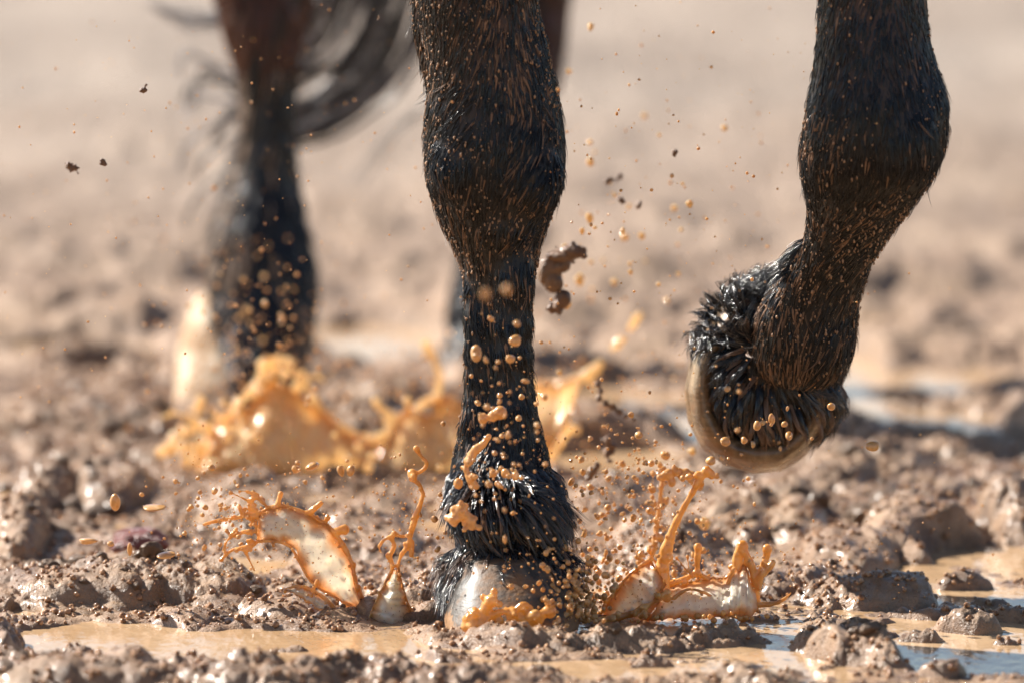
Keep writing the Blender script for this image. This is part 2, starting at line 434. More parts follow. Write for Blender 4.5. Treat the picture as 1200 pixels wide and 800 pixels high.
hind2 = [(-100, 590, 690, .05, .075), (-40, 600, 674, .04, .066), (0, 604, 666, .03, .055), (40, 604, 661, .02, .048), (75, 600, 657, .01, .042), (105, 594, 646, .0, .036), (140, 585, 636, -.01, .033),
         (200, 568, 618, -.02, .031), (260, 552, 600, -.03, .031), (310, 538, 590, -.04, .034), (350, 530, 590, -.05, .039), (385, 528, 590, -.06, .040), (420, 522, 590, -.08, .044), (445, 520, 592, -.085, .046)]
H.rings(leg_rings(hind2, BY2, [(.0, 1.45, 1.15, .13, .22), (.02, 1.45, .95, .12, .18), (.04, 1.52, .78, .085, .12), (.05, 1.62, .64, .062, .09)]))
# trunk, neck and head above the frame
H.ball((.02, .70, 1.13), (.28, .80, .31), ICO4); H.ball((.12, .08, 1.13), (.235, .30, .31), ICO4); H.ball((-.09, 1.36, 1.17), (.29, .40, .31), ICO4)
H.tube([(.12, .05, 1.22), (.15, -.2, 1.42), (.17, -.45, 1.63), (.18, -.62, 1.76)], [.24, .19, .14, .11], 24)
H.tube([(.18, -.62, 1.76), (.185, -.78, 1.66), (.19, -.98, 1.45), (.195, -1.10, 1.31)], [.10, .105, .07, .055], 20)
H.tube([(.12, -.60, 1.83), (.11, -.61, 1.93)], [.03, .008]); H.tube([(.24, -.60, 1.83), (.25, -.61, 1.93)], [.03, .008])

n = NT('horse_skin'); p = n.obj()
mp = n.n('ShaderNodeMapping'); mp.inputs['Scale'].default_value = (1, 1, .22); n.l(p, mp.inputs[0]); v = mp.outputs[0]
streak = n.noise(420, 3, .6, v)
sep = n.n('ShaderNodeSeparateXYZ'); n.l(p, sep.inputs[0])
bay = n.n('ShaderNodeMapRange'); bay.inputs[1].default_value = .36; bay.inputs[2].default_value = .62; n.l(sep.outputs[2], bay.inputs[0])
base = n.mix(bay.outputs[0], (.008, .007, .007), (.09, .034, .017))
col = n.mix(n.ramp(streak, [(.60, 0.0), (.72, .6)]), base, (.16, .085, .045))
SKIN = n.done(n.bsdf(Base_Color=col, Roughness=.42, Normal=n.bump(streak, .002, 1.0), IOR=1.45))
base_h = (0.05, 0.3, 0.0)
horse = empty('horse', base_h, label='wet black-legged bay horse trotting through muddy puddles, one foreleg lifted', category='horse')
body = H.mesh('body', SKIN, voxel=.0045, smooth=4)
NV = len(body.vertices); co = np.empty(NV * 3, np.float32); body.vertices.foreach_get('co', co); co = co.reshape(-1, 3)
body.calc_loop_triangles()
T = np.empty(len(body.loop_triangles) * 3, np.int32); body.loop_triangles.foreach_get('vertices', T); T = T.reshape(-1, 3)
tri = co[T]; cenT = tri.mean(1)
keep = cenT[:, 2] < .58
tri = tri[keep]; NRM = np.cross(tri[:, 1] - tri[:, 0], tri[:, 2] - tri[:, 0]); AR = np.linalg.norm(NRM, axis=1); NRM /= AR[:, None] + 1e-12; AR = AR / 2
cenT = cenT[keep]
print('body verts', NV, 'leg area', AR.sum())
def link_child(name, me, **props):
    shift(me, base_h); return add(name, me, horse, **props)
link_child('body', body)

def sample(n_, mask):
    pr = AR * mask; tot = pr.sum(); idx = rng.choice(len(AR), n_, p=pr / tot)
    u = rng.random((n_, 2)); f = u.sum(1) > 1; u[f] = 1 - u[f]
    t = tri[idx]
    return t[:, 0] + u[:, :1] * (t[:, 1] - t[:, 0]) + u[:, 1:] * (t[:, 2] - t[:, 0]), NRM[idx]

def curves_obj(name, P, rad, mat, mud=None, parent=None, **props):
    """P: (n,k,3) strands"""
    n_, k, _ = P.shape
    hc = bpy.data.hair_curves.new(name); hc.add_curves([k] * n_)
    hc.attributes['position'].data.foreach_set('vector', np.ascontiguousarray(P, dtype=np.float32).ravel())
    ra = hc.attributes.get('radius') or hc.attributes.new('radius', 'FLOAT', 'POINT')
    ra.data.foreach_set('value', np.ascontiguousarray(rad, dtype=np.float32).ravel())
    if mud is not None:
        ma = hc.attributes.new('mud', 'FLOAT', 'POINT'); ma.data.foreach_set('value', np.ascontiguousarray(mud, dtype=np.float32).ravel())  # mud amount; on hind coat and tail also the painted light tone
    hc.materials.append(mat)
    return add(name, hc, parent, **props)

def hair_material(name, dark, rough=.28, mud_lit_c=(.30, .165, .09), ior=1.55):
    n = NT(name)
    at_ = n.n('ShaderNodeAttribute'); at_.attribute_name = 'mud'; fac = at_.outputs['Fac']
    col = n.mix(fac, dark, mud_lit_c)
    ro = n.n('ShaderNodeMapRange'); ro.inputs[3].default_value = rough; ro.inputs[4].default_value = .7; n.l(fac, ro.inputs[0])
    return n.done(n.bsdf(Base_Color=col, Roughness=ro.outputs[0], IOR=ior))
COAT = hair_material('wet_black_coat', (.006, .0055, .006), .24, ior=1.5)
FEATHER = hair_material('wet_black_feather', (.014, .015, .018), .20, ior=1.85)
TAILM = hair_material('tail_hair', (.022, .021, .022), .30, (.62, .62, .64))  # pale tone paints highlight streaks into the tail strands
BAYCOAT = hair_material('bay_coat', (.085, .026, .012), .32, (.20, .09, .045))
HINDCOAT = hair_material('mud_and_lit_coat', (.010, .010, .012), .26, (.34, .25, .18))  # tan tone paints sunlight on the left hind leg, besides sparse mud

def norm(a): return a / (np.linalg.norm(a, axis=-1, keepdims=True) + 1e-12)

def strands(P0, N0, D0, per, spread, length, lift, w, mud_lit_fun, k=5, conv=.75, tip=.15, curl=0.0):
    """clumps of `per` strands around each root; D0 direction, lying on the surface"""
    m = len(P0)
    D = norm(D0 - N0 * (D0 * N0).sum(1, keepdims=True)); B = np.cross(N0, D)
    L = length * (0.65 + .7 * rng.random(m))
    P = np.repeat(P0, per, 0); N_ = np.repeat(N0, per, 0); D_ = np.repeat(D, per, 0); B_ = np.repeat(B, per, 0); L_ = np.repeat(L, per)
    L_ = L_ * (0.8 + .4 * rng.random(len(L_)))
    ob = rng.normal(size=len(P)) * spread; od = rng.normal(size=len(P)) * spread * 1.5
    lf = np.repeat(lift * (0.3 + 1.2 * rng.random(m)), per) * (0.7 + .6 * rng.random(len(P)))
    cb = np.repeat(rng.normal(size=m) * curl, per)
    t = np.linspace(0, 1, k)
    out = np.empty((len(P), k, 3))
    for i, u in enumerate(t):
        out[:, i] = (P + D_ * (od * (1 - .5 * u) + L_ * u)[:, None] + B_ * (ob * (1 - conv * u ** 1.3) + cb * L_ * u * u)[:, None]
                     + N_ * (lf * math.sin(min(1, u * 1.1) * math.pi * .62) - .0006)[:, None])
    rad = w * (0.75 + .5 * rng.random((len(P), 1))) * (1 - (1 - tip) * t[None, :] ** 1.6)
    mud = np.repeat(mud_lit_fun(P0), per)[:, None] * np.ones(k)[None]
    return out, rad, mud

def pixa(P):
    d = P - CAM; z = d @ FWD
    return 600 + FPX * d[:, 0] / z, 400 - FPX * (d @ UP) / z

# fur direction: downwards, turning along the limb of the lifted leg
def flow(P):
    px, py = pixa(P)
    D = np.tile(np.array([0., 0, -1.]), (len(P), 1))
    lift_ = (px > 790) & (P[:, 1] < .6)
    k = np.clip((py - 190) / 90, 0, 1) * lift_
    D[:, 0] -= .38 * k; D[:, 1] += .25 * k
    # side sweep on the knees
    a = fbm(P[:, 0] * 22 + P[:, 1] * 9, P[:, 2] * 9, 5, 2) * .9
    D[:, 0] += a
    kn = (~lift_) & (px > 600) & (py > 130) & (py < 300) & (P[:, 1] < .6)
    D[:, 0] -= .35 * kn
    kn2 = (~lift_) & (px < 560) & (py > 90) & (py < 180) & (P[:, 1] < .6)
    D[:, 0] -= .45 * kn2
    return D

def mudcoat(P):
    px, py = pixa(P)
    m = -.02 + 1.3 * fbm(P[:, 0] * 45 + P[:, 1] * 25, P[:, 2] * 18, 15, 4)
    m += .32 * np.exp(-((py - 285) / 50) ** 2) * (px < 720)
    m += .22 * np.exp(-((py - 60) / 70) ** 2) * (px < 620)
    m += .25 * (px < 575) * np.exp(-((py - 400) / 120) ** 2)
    m += .38 * ((px > 790) * np.clip((py - 230) / 60, 0, 1) * np.clip((470 - py) / 30, 0, 1))
    m -= .25 * (px > 790) * (py < 160)
    return (rng.random(len(P)) < np.clip(m, .02, .9) * .58).astype(float) * (0.35 + .65 * rng.random(len(P)))

near = cenT[:, 1] < .6
pxT, pyT = pixa(cenT)
infoot = (pxT > 790) & (cenT[:, 1] > .06) & ((pyT > 452) | (pxT < 884 + np.clip(370 - pyT, 0, 60) * .5)) & (pyT > 325)
planted_low = (pxT < 720) & (pyT > 560) & near
m1 = near & ~infoot & (pyT > -30) & ~(planted_low & (pyT > 600))
P0, N0 = sample(32000, m1)
c1 = strands(P0, N0, flow(P0), 6, .00050, .0120, .0009, .00035, mudcoat, curl=.10, conv=.9)
P0, N0 = sample(2500, m1)
c1b = strands(P0, N0, flow(P0), 3, .0008, .016, .0022, .00022, mudcoat, curl=.25)
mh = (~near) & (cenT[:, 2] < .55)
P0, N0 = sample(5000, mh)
c2 = strands(P0, N0, flow(P0), 3, .002, .025, .003, .0010, lambda P: (rng.random(len(P)) < np.where((pixa(P)[0] < 292) & (P[:, 0] < 0) & (pixa(P)[1] < 330), .6, .10)) * .9)  # denser tan strands on the left paint the sunlit side; the rest are mud
cat = [np.concatenate([a, b]) for a, b in zip(c1, c1b)]
off = np.array(base_h)
curves_obj('coat', cat[0] - off, cat[1], COAT, cat[2], horse)
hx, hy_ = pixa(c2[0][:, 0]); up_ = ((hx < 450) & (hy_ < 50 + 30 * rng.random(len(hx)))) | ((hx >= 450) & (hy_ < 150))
curves_obj('coat', c2[0][~up_] - off, c2[1][~up_], HINDCOAT, c2[2][~up_], horse, label='black coat of the lower hind legs, sparse mud, sunlit side painted tan')
curves_obj('coat', c2[0][up_] - off, c2[1][up_], BAYCOAT, c2[2][up_] * .5, horse, label='reddish brown coat of the upper hind legs')

# long wet hair over the planted fetlock and round the coronet
def ff(P):
    px, py = pixa(P); D = np.tile(np.array([0., -.55, -1.]), (len(P), 1))
    D[:, 0] += np.clip((px - 565) / 75, -.35, 1.3) * .75 + .5 * fbm(P[:, 0] * 40, P[:, 2] * 30, 4, 2)
    return D
P0, N0 = sample(1500, near & (pxT < 720) & (pyT > 550) & (pyT < 662))
f1 = strands(P0, N0, ff(P0), 10, .0009, .021, .0050, .00036, lambda P: (rng.random(len(P)) < .10) * .6, k=8, conv=.85, curl=.12)
P0, N0 = sample(620, near & (pxT < 720) & (pyT > 572) & (pyT < 645) & (pxT > 596))
g = ff(P0); g[:, 0] += .45; g[:, 1] = -.35
f2 = strands(P0, N0, g, 11, .0011, .033, .0075, .00038, lambda P: (rng.random(len(P)) < .05) * .6, k=8, conv=.85, curl=.1)
P0, N0 = sample(500, near & (pxT < 560) & (pyT > 600) & (pyT < 700))
g = ff(P0); g[:, 0] += .3
f3 = strands(P0, N0, g, 10, .0011, .030, .005, .00036, lambda P: (rng.random(len(P)) < .15) * .6, k=8, conv=.85, curl=.1)
P0, N0 = sample(190, near & (pxT < 720) & (pyT > 632) & (pyT < 662) & (NRM[:, 1] < 0))
f4 = strands(P0, N0, ff(P0), 9, .0010, .026, .011, .00036, lambda P: (rng.random(len(P)) < .3) * .6, k=8, conv=.85, curl=.25)
cat = [np.concatenate(q) for q in zip(f1, f2, f3, f4)]
curves_obj('feather', cat[0] - off, cat[1], FEATHER, cat[2], horse, label='glossy wet hair combed over the planted fetlock')
# tufts of the lifted foot, standing out from the pastern
def ff2(P):
    px, py = pixa(P); c = at(893, 415, .1)
    D = np.stack([P[:, 0] - c[0], np.full(len(P), -.01), (P[:, 2] - c[2])], 1); D = norm(D)
    D[:, 2] -= .25 + .35 * np.clip((py - 420) / 60, 0, 1)
    D[:, 0] += .30 * np.clip((400 - py) / 60, 0, 1)
    return D
rr_ = ((pxT - 905) / np.where(pxT > 905, 90, 66)) ** 2 + ((pyT - 432) / 74) ** 2
roots = near & infoot & ((rr_ < 1) | ((pyT < 400) & (pxT > 822)))
roots = roots | (near & (pxT > 840) & (pxT < 912) & (cenT[:, 1] > .07) & (pyT > 300) & (pyT < 345))
P0, N0 = sample(820, roots)
g1 = strands(P0, N0, ff2(P0), 16, .0012, .019, .0085, .00038, lambda P: (rng.random(len(P)) < .12 + .3 * (pixa(P)[1] > 470)) * .6, k=8, conv=.9, curl=.15)
P0, N0 = sample(260, roots & (pyT < 400))
g2 = strands(P0, N0, ff2(P0), 14, .0012, .022, .015, .00038, lambda P: (rng.random(len(P)) < .05) * .6, k=8, conv=.92, curl=.2)
# few stiff wisps at the back of the cannon
wr = np.array([at(942 + rng.normal() * 2, 280 + 26 * i / 30, .02 + .001 * i) if i < 14 else at(935 - .35 * (i - 14), 290 + (i - 14) * 1.2, .03) for i in range(40)])
wd = norm(np.stack([-.8 + .3 * rng.random(40), np.full(40, -.1), .1 + .35 * rng.normal(size=40)], 1))
wn = norm(np.tile(np.array([-.6, -.2, .7]), (40, 1)))
g3 = strands(wr, wn, wd, 6, .0010, .017, .003, .00030, lambda P: np.zeros(len(P)), k=8, conv=.95, curl=.3)
cat = [np.concatenate(q) for q in zip(g1, g2, g3)]
curves_obj('feather', cat[0] - off, cat[1], FEATHER, cat[2], horse, label='silvery wet tufts round the lifted foot')

# dried mud specks caught in the coat
n = NT('mud_speck_dry'); SPECK = n.done(n.bsdf(Base_Color=n.mix(n.noise(90, 2, .5, n.obj()), (.20, .095, .045), (.50, .31, .18)), Roughness=.6))
P0, N0 = sample(6500, m1.astype(float) * np.clip(.35 + 1.6 * fbm(cenT[:, 0] * 30 + cenT[:, 1] * 20, cenT[:, 2] * 16, 25, 2) + .5 * np.exp(-((pyT - 285) / 60) ** 2) + .45 * (pyT < 110) * (pxT < 700) + .35 * (pxT < 575)
               + .5 * (pxT > 790) * (pyT > 240), .05, 2))
v0, f0 = ICO1
sz = .00022 + .00075 * rng.random(len(P0)) ** 3
VV = v0[None] * (sz[:, None, None] * (0.5 + 1.0 * rng.random((len(P0), len(v0), 3)))) + (P0 + N0 * .0015)[:, None]
VV[:, :, 2] += (VV[:, :, 2] - P0[:, None, 2]) * .8
me = np_mesh('mud_specks', VV.reshape(-1, 3), (f0[None] + (np.arange(len(P0)) * len(v0))[:, None, None]).reshape(-1, 3), SPECK)
link_child('mud_specks', me, kind='stuff')

# tail
segs = []
def tail_strand(a, wob):
    pts = [np.array(at(*q)) + rng.normal(size=3) * wob for q in a]
    P = [Vector(p) for p in pts]; Q = []
    for i in range(len(P) - 1):
        p0 = P[max(i - 1, 0)]; p1 = P[i]; p2 = P[i + 1]; p3 = P[min(i + 2, len(P) - 1)]
        for t in np.linspace(0, 1, 6, endpoint=False):
            Q.append(.5 * ((2 * p1) + (-p0 + p2) * t + (2 * p0 - 5 * p1 + 4 * p2 - p3) * t * t + (-p0 + 3 * p1 - 3 * p2 + p3) * t ** 3))
    Q.append(P[-1]); return [list(q) for q in Q]
TY = 1.50
TM = []
root_t = (585, -1150)
for c_ in range(24):
    uc = (c_ + .6 * rng.random()) / 24; wisp = c_ % 2 == 0; tip_ = (205 + 60 * rng.random(), 80 + 200 * uc) if wisp else (282, 128 + 80 * uc); lit_tint = (.25 + .6 * rng.random()) if c_ % 3 == 0 else .02  # every third cluster is paler, a painted highlight streak
    q1, q2, q3 = rng.normal(size=(3, 2)) * np.array([[8, 6], [7, 7], [6, 8]]); hook = 30 * rng.random(); wd = .006 + .010 * rng.random()
    for i in range(9 if wisp else 26):
        u = uc + wd * rng.normal(); TM.append(min(1, lit_tint * (.6 + .8 * rng.random())))
        segs.append(tail_strand([(root_t[0] + 20 * rng.normal(), root_t[1], TY - .1), (520 + 40 * rng.normal(), -420, TY), (362 + 150 * u + q1[0], -8 + 28 * u + q1[1], TY),
            (318 + 92 * u + q2[0], 50 + 100 * u + q2[1], TY), (292 + q3[0], 92 + 90 * u + q3[1], TY), (tip_[0] + 14, tip_[1] - 18 + 2 * rng.normal(), TY), (tip_[0] + 3 * rng.normal(), tip_[1] + hook + 3 * rng.normal(), TY)], .0015))
for i in range(26):
    u = rng.random(); TM.append(.5)
    segs.append(tail_strand([(root_t[0], root_t[1], TY), (470, -400, TY), (340, -15 + 20 * u, TY), (270, 10 + 22 * u, TY), (230, 14 + 20 * u, TY), (215, 14 + 14 * u, TY), (170 + 20 * u, 5 + 12 * u, TY)], .004))
for i in range(9):
    u = rng.random(); TM.append(.1)
    segs.append(tail_strand([(root_t[0], root_t[1], TY), (570, -400, TY), (570, -100, TY), (550, 60, TY), (500, 120 + 5 * u, TY), (460, 150 + 12 * u, TY), (400 + 30 * u, 205 + 20 * u, TY)], .002))
P = np.array(segs); k = P.shape[1]; TM = np.array(TM)
rad = .0010 * (0.6 + .8 * rng.random((len(P), 1))) * np.linspace(1, .3, k)[None]
curves_obj('tail', P - off, rad, TAILM, np.repeat(TM[:len(P)], k).reshape(len(P), k), horse)

# hooves
def hoof_material(name, c1, c2, rough, coatw=.2, packed=None):
    n = NT(name); p = n.obj()
    mp = n.n('ShaderNodeMapping'); mp.inputs['Scale'].default_value = (1, 1, .3); n.l(p, mp.inputs[0])
    a = n.noise(90, 4, .6, mp.outputs[0]); b = n.noise(30, 4, .6, p)
    col = n.mix(n.ramp(a, [(.35, 0.0), (.65, 1.0)]), c1, c2)
    col = n.mix(n.ramp(b, [(.47, 0.0), (.60, .8)]), col, (.24, .125, .055))
    sp = n.n('ShaderNodeSeparateXYZ'); n.l(p, sp.inputs[0])
    cz = n.n('ShaderNodeCombineXYZ'); n.l(sp.outputs[2], cz.inputs[2])
    rings_ = n.noise(260, 2, .5, cz.outputs[0])
    col = n.mix(n.ramp(rings_, [(.45, 0.0), (.6, .35)]), col, c1)
    if packed is not None:      # mud packed round the lower wall
        ad = n.n('ShaderNodeMath', operation='MULTIPLY_ADD'); n.l(n.noise(45, 5, .65, p), ad.inputs[0]); ad.inputs[1].default_value = -.05; n.l(sp.outputs[2], ad.inputs[2])
        mr = n.n('ShaderNodeMapRange'); mr.inputs[1].default_value = packed; mr.inputs[2].default_value = packed - .004; n.l(ad.outputs[0], mr.inputs[0])
        col = n.mix(mr.outputs[0], col, (.26, .145, .07))
    nm = n.bump(rings_, .0006, .8); nm = n.bump(n.noise(320, 4, .6, p), .0007, 1.0, nm)
    return n.done(n.bsdf(Base_Color=col, Roughness=n.ramp(b, [(.4, rough), (.6, rough + .25)]), Normal=nm, Coat_Weight=coatw, Coat_Roughness=.25, Specular_IOR_Level=.3))
HOOF_G = hoof_material('grey_wet_hoof', (.045, .041, .035), (.12, .108, .094), .45, .06, -.006)
HOOF_T = hoof_material('tan_muddy_hoof', (.085, .052, .026), (.31, .215, .125), .16, .45)
hs = Soup()
rows = [(646, 550, 643, -.036, .036), (650, 543, 650, -.040, .044), (656, 540, 654, -.043, .048), (670, 536, 658, -.048, .053), (690, 528, 668, -.055, .060), (722, 521, 678, -.066, .068), (732, 519, 682, -.069, .071)]
hs.rings(leg_rings(rows, 0.0)); me = hs.mesh('hoof', HOOF_G, .003, 2)
link_child('hoof', me, label='grey wet hoof planted in the splash')
outl = [(868, 342), (842, 362), (822, 392), (808, 425), (802, 458), (806, 494), (822, 525), (848, 545), (882, 555), (916, 552), (944, 534), (964, 508), (974, 474), (974, 436), (960, 402), (940, 375), (905, 345)]
hs = Soup(); hs.rings(dome(outl, [(.5, .050), (.64, .034), (.71, .013), (.80, .009), (.88, .013), (.945, .024), (.985, .040), (1, .056), (1, .082), (.985, .092), (.9, .090), (.6, .080)], (900, 448), .085))
me = hs.mesh('hoof', HOOF_T, .0025, 4)
link_child('hoof', me, label='lifted tan hoof smeared with mud')
hs = Soup(); hs.rings(leg_rings([(345, 232, 256, -.0, .02), (365, 222, 285, -.01, .035), (400, 210, 320, -.03, .045), (440, 206, 338, -.05, .055), (490, 204, 345, -.06, .06)], BY))
HOOF_P = hoof_material('pale_hoof', (.50, .36, .22), (.66, .52, .38), .6, 0.0)
link_child('hoof', hs.mesh('hoof', HOOF_P, .004, 3), label='pale hind hoof behind the golden splash')
hs = Soup(); hs.rings(leg_rings([(415, 520, 592, -.09, .046), (440, 514, 596, -.10, .055), (462, 508, 602, -.11, .060)], BY2))
link_child('hoof', hs.mesh('hoof', HOOF_G, .004, 3))

# ------------------------------------------------------------------ splashes
def film(edgeA, edgeB, bulge=.004, n_=40, m=14, thick=.0012, name='film', mat=FILM, seed=0, wave=.009):
    """thin curved sheet between two edges given as photo x, y, depth"""
    A = interp_rows([at(*q) for q in edgeA], n_); B = interp_rows([at(*q) for q in edgeB], n_)
    for E, sd_ in ((A, 1), (B, 2)):      # ragged edges
        j_ = np.arange(n_) * .45 + seed * 3.1
        E[:, 0] += fbm(j_, j_ * 0 + sd_, 19, 2) * .0045; E[:, 2] += fbm(j_, j_ * 0 + sd_ + 5, 23, 2) * .0045
    front = np.empty((n_, m, 3))
    for j, u in enumerate(np.linspace(0, 1, m)):
        front[:, j] = A * (1 - u) + B * u
        front[:, j, 1] -= bulge * math.sin(u * math.pi)
    ii, jj = np.meshgrid(np.arange(n_), np.arange(m), indexing='ij')
    wv = fbm(ii.ravel() * .28 + seed, jj.ravel() * .35, 7 + seed, 3).reshape(n_, m)
    front[:, :, 1] += wv * wave
    back = front.copy(); back[:, :, 1] += thick
    V = np.concatenate([front.reshape(-1, 3), back.reshape(-1, 3)]); I = np.arange(n_ * m).reshape(n_, m)
    q = np.stack([I[:-1, :-1], I[:-1, 1:], I[1:, 1:], I[1:, :-1]], -1).reshape(-1, 4)
    b = np.r_[I[0, :], I[1:, -1], I[-1, -2::-1], I[-2:0:-1, 0]]
    e = np.stack([b, np.roll(b, -1), np.roll(b, -1) + n_ * m, b + n_ * m], 1)
    me = np_mesh(name, V, np.concatenate([q, q[:, ::-1] + n_ * m, e]), mat)
    ed = np.maximum(np.abs(np.linspace(-1, 1, m))[None, :] * np.ones((n_, 1)), np.abs(np.linspace(-1, 1, n_))[:, None] ** 4)
    a_ = me.attributes.new('edge', 'FLOAT', 'POINT'); a_.data.foreach_set('value', np.tile(ed.ravel(), 2).astype(np.float32))
    return me

def stroke(sp, pts, r, Y=0.0, lump=.25, beads=0):
    """a tube along photo points (x, y[, depth]); r in photo px, one or list"""
    P = [at(p[0], p[1], p[2] if len(p) > 2 else Y) for p in pts]
    R = [q * S * .88 for q in (r if hasattr(r, '__len__') else [r] * len(P))]
    R = [q * (1 + lump * (rng.random() - .5)) for q in R]
    sp.tube(P, R)
    for k in range(beads):
        i = rng.integers(0, len(P) - 1); t = rng.random()
        p = P[i] * (1 - t) + P[i + 1] * t; rr = (R[i] * (1 - t) + R[i + 1] * t)
        sp.ball(p + rng.normal(size=3) * rr * .8, rr * (0.6 + .7 * rng.random()))
def blob(sp, px, py, r, Y=0.0): sp.ball(at(px, py, Y), np.array([1, 1, 1 + .25 * rng.random()]) * r * S)
def finish(parent, base, name, sp, mat=FLUID, vox=.0009, sm=5, **kw):
    me = sp.mesh(name, mat, vox, sm); shift(me, base); return add(name, me, parent, **kw)
def addfilm(parent, base, me): shift(me, base); return add('film', me, parent)

# A: curved sheet left of the hoof
bA = at(400, 722, .01)
sA = empty('mud_splash', bA, label='curved cream sheet of muddy water with an orange rim, left of the planted hoof', category='splash')
top = [(303, 602), (322, 592), (348, 596), (378, 612), (398, 632), (410, 655), (417, 682), (424, 704)]
low = [(303, 634), (322, 633), (340, 640), (352, 660), (362, 678), (376, 690), (394, 700), (412, 710)]
Y0 = .02
addfilm(sA, bA, film([(x, y, Y0) for x, y in top], [(x, y, Y0 - .01) for x, y in low], .008))
q = Soup()
stroke(q, top, [2.5, 2.6, 2.8, 3.4, 3.4, 3.6, 4.0, 6.5], Y0, .35, 14)
stroke(q, [(x, y, Y0 - .01) for x, y in low], [2.0, 2.6, 2.6, 3.0, 2.6, 2.0, 2.0, 4], lump=.35, beads=10)
stroke(q, [(303, 602), (300, 618), (304, 634)], 1.8, Y0)
stroke(q, [(322, 600), (326, 588), (329, 578)], [4.5, 3.5, 4], Y0); stroke(q, [(345, 598), (358, 602), (370, 594), (376, 589)], [3, 4, 4, 4.5], Y0)
blob(q, 384, 606, 4, Y0); stroke(q, [(392, 622), (402, 620)], [4, 6], Y0); blob(q, 404, 620, 6, Y0)
stroke(q, [(420, 690), (420, 702), (410, 712)], [5, 6.5, 4.5], Y0)
stroke(q, [(404, 706), (398, 718), (392, 724)], [3, 3, 2.5], Y0)
stroke(q, [(304, 600), (292, 590), (300, 582), (310, 590)], [3, 3, 3, 2.5], Y0)
# tangled arms thrown off to the left
stroke(q, [(304, 606), (290, 603), (275, 607), (258, 609), (238, 614)], [3.5, 3.5, 3, 3, 2], Y0, .5, 6)
stroke(q, [(296, 610), (284, 600), (280, 592)], [3, 3.4, 3.2], Y0); stroke(q, [(302, 634), (288, 641), (272, 644), (258, 656)], [3, 3.2, 3, 2.5], Y0, .5, 8)
stroke(q, [(285, 641), (292, 655), (298, 668)], [3, 2.4, 2], Y0, .5, 3); stroke(q, [(276, 625), (266, 633), (262, 645)], [2.5, 2, 2.4], Y0, .5, 3)
stroke(q, [(300, 622), (286, 622), (276, 628), (264, 622)], [2.6, 2.8, 2.4, 2], Y0, .5, 5)
for i in range(8):      # fine threads with a bead at the end
    a0 = rng.uniform(2.2, 4.4); x, y = 300 + 6 * rng.normal(), 612 + 16 * rng.normal(); L = 12 + 26 * rng.random()
    x1, y1 = x + L * math.cos(a0), y - abs(L * math.sin(a0)) * .7 + 8 * rng.random(); stroke(q, [(x, y), ((x + x1) / 2 + 3 * rng.normal(), (y + y1) / 2 - 2), (x1, y1)], [2.2, 1.5, 1.4], Y0); blob(q, x1, y1, 1.6 + 1.8 * rng.random(), Y0)
finish(sA, bA, 'rim', q)

# B: low strip between the sheet and the cone
bB = at(398, 728, 0); sB = empty('mud_splash', bB, label='low slanting lip of muddy water below the cream sheet', category='splash')
addfilm(sB, bB, film([(336, 688, .0), (352, 686, .0), (372, 694, .0), (388, 708, .0), (400, 728, .0)], [(338, 692, -.005), (352, 700, -.005), (368, 712, -.005), (382, 719, -.005), (396, 731, -.005)], .002, seed=3))
q = Soup(); stroke(q, [(334, 690), (352, 686), (372, 694), (388, 708), (402, 728)], [2.4, 2.6, 2.6, 3, 3], .0, .4, 8)
blob(q, 363, 698, 5); blob(q, 349, 692, 4); blob(q, 334, 692, 3); stroke(q, [(368, 688), (372, 680)], [3, 3.4], .0)
finish(sB, bB, 'rim', q)

# C: cone with a tall wriggling jet
bC = at(462, 732, -.01); sC = empty('mud_splash', bC, label='cream cone of muddy water with a wriggling orange jet, beside the planted hoof', category='splash')
addfilm(sC, bC, film([(431, 730, -.01), (440, 706, -.01), (452, 682, -.01), (461, 664, -.01)], [(492, 732, -.01), (480, 712, -.01), (472, 690, -.01), (466, 664, -.01)], .016, seed=5))
q = Soup(); stroke(q, [(430, 731), (440, 706), (452, 682), (460, 664), (455, 650)], [3, 2.2, 2.6, 3.2, 5], -.01, .3, 5)
stroke(q, [(496, 733), (482, 714), (473, 692), (467, 664), (470, 650)], [3, 2.4, 2, 2.2, 3], -.01, .3, 4)
stroke(q, [(455, 652), (462, 640), (459, 630), (462, 624)], [4, 3, 3, 3.6], -.01); stroke(q, [(462, 626), (450, 632), (444, 640)], [3.2, 2.6, 2.6], -.01, .4, 2)
stroke(q, [(470, 650), (478, 638), (482, 624), (486, 608), (492, 592), (496, 578)], [3, 3.2, 3, 4.5, 4.0, 3.4], -.01, .3, 6)
stroke(q, [(462, 624), (472, 628), (482, 624)], 2.6, -.01); stroke(q, [(482, 650), (484, 634)], [4, 2.5], -.01)
stroke(q, [(496, 578), (492, 568), (484, 560), (481, 553)], [3.2, 3.2, 5.0, 5], -.01, .3, 4); stroke(q, [(484, 556), (496, 550), (500, 542), (492, 532), (488, 525)], [3, 3, 2.8, 2.8, 4.6], -.01)
blob(q, 483, 555, 6, -.01); stroke(q, [(496, 735), (520, 738), (545, 733)], [2.5, 3, 2], -.01)
finish(sC, bC, 'jet', q)

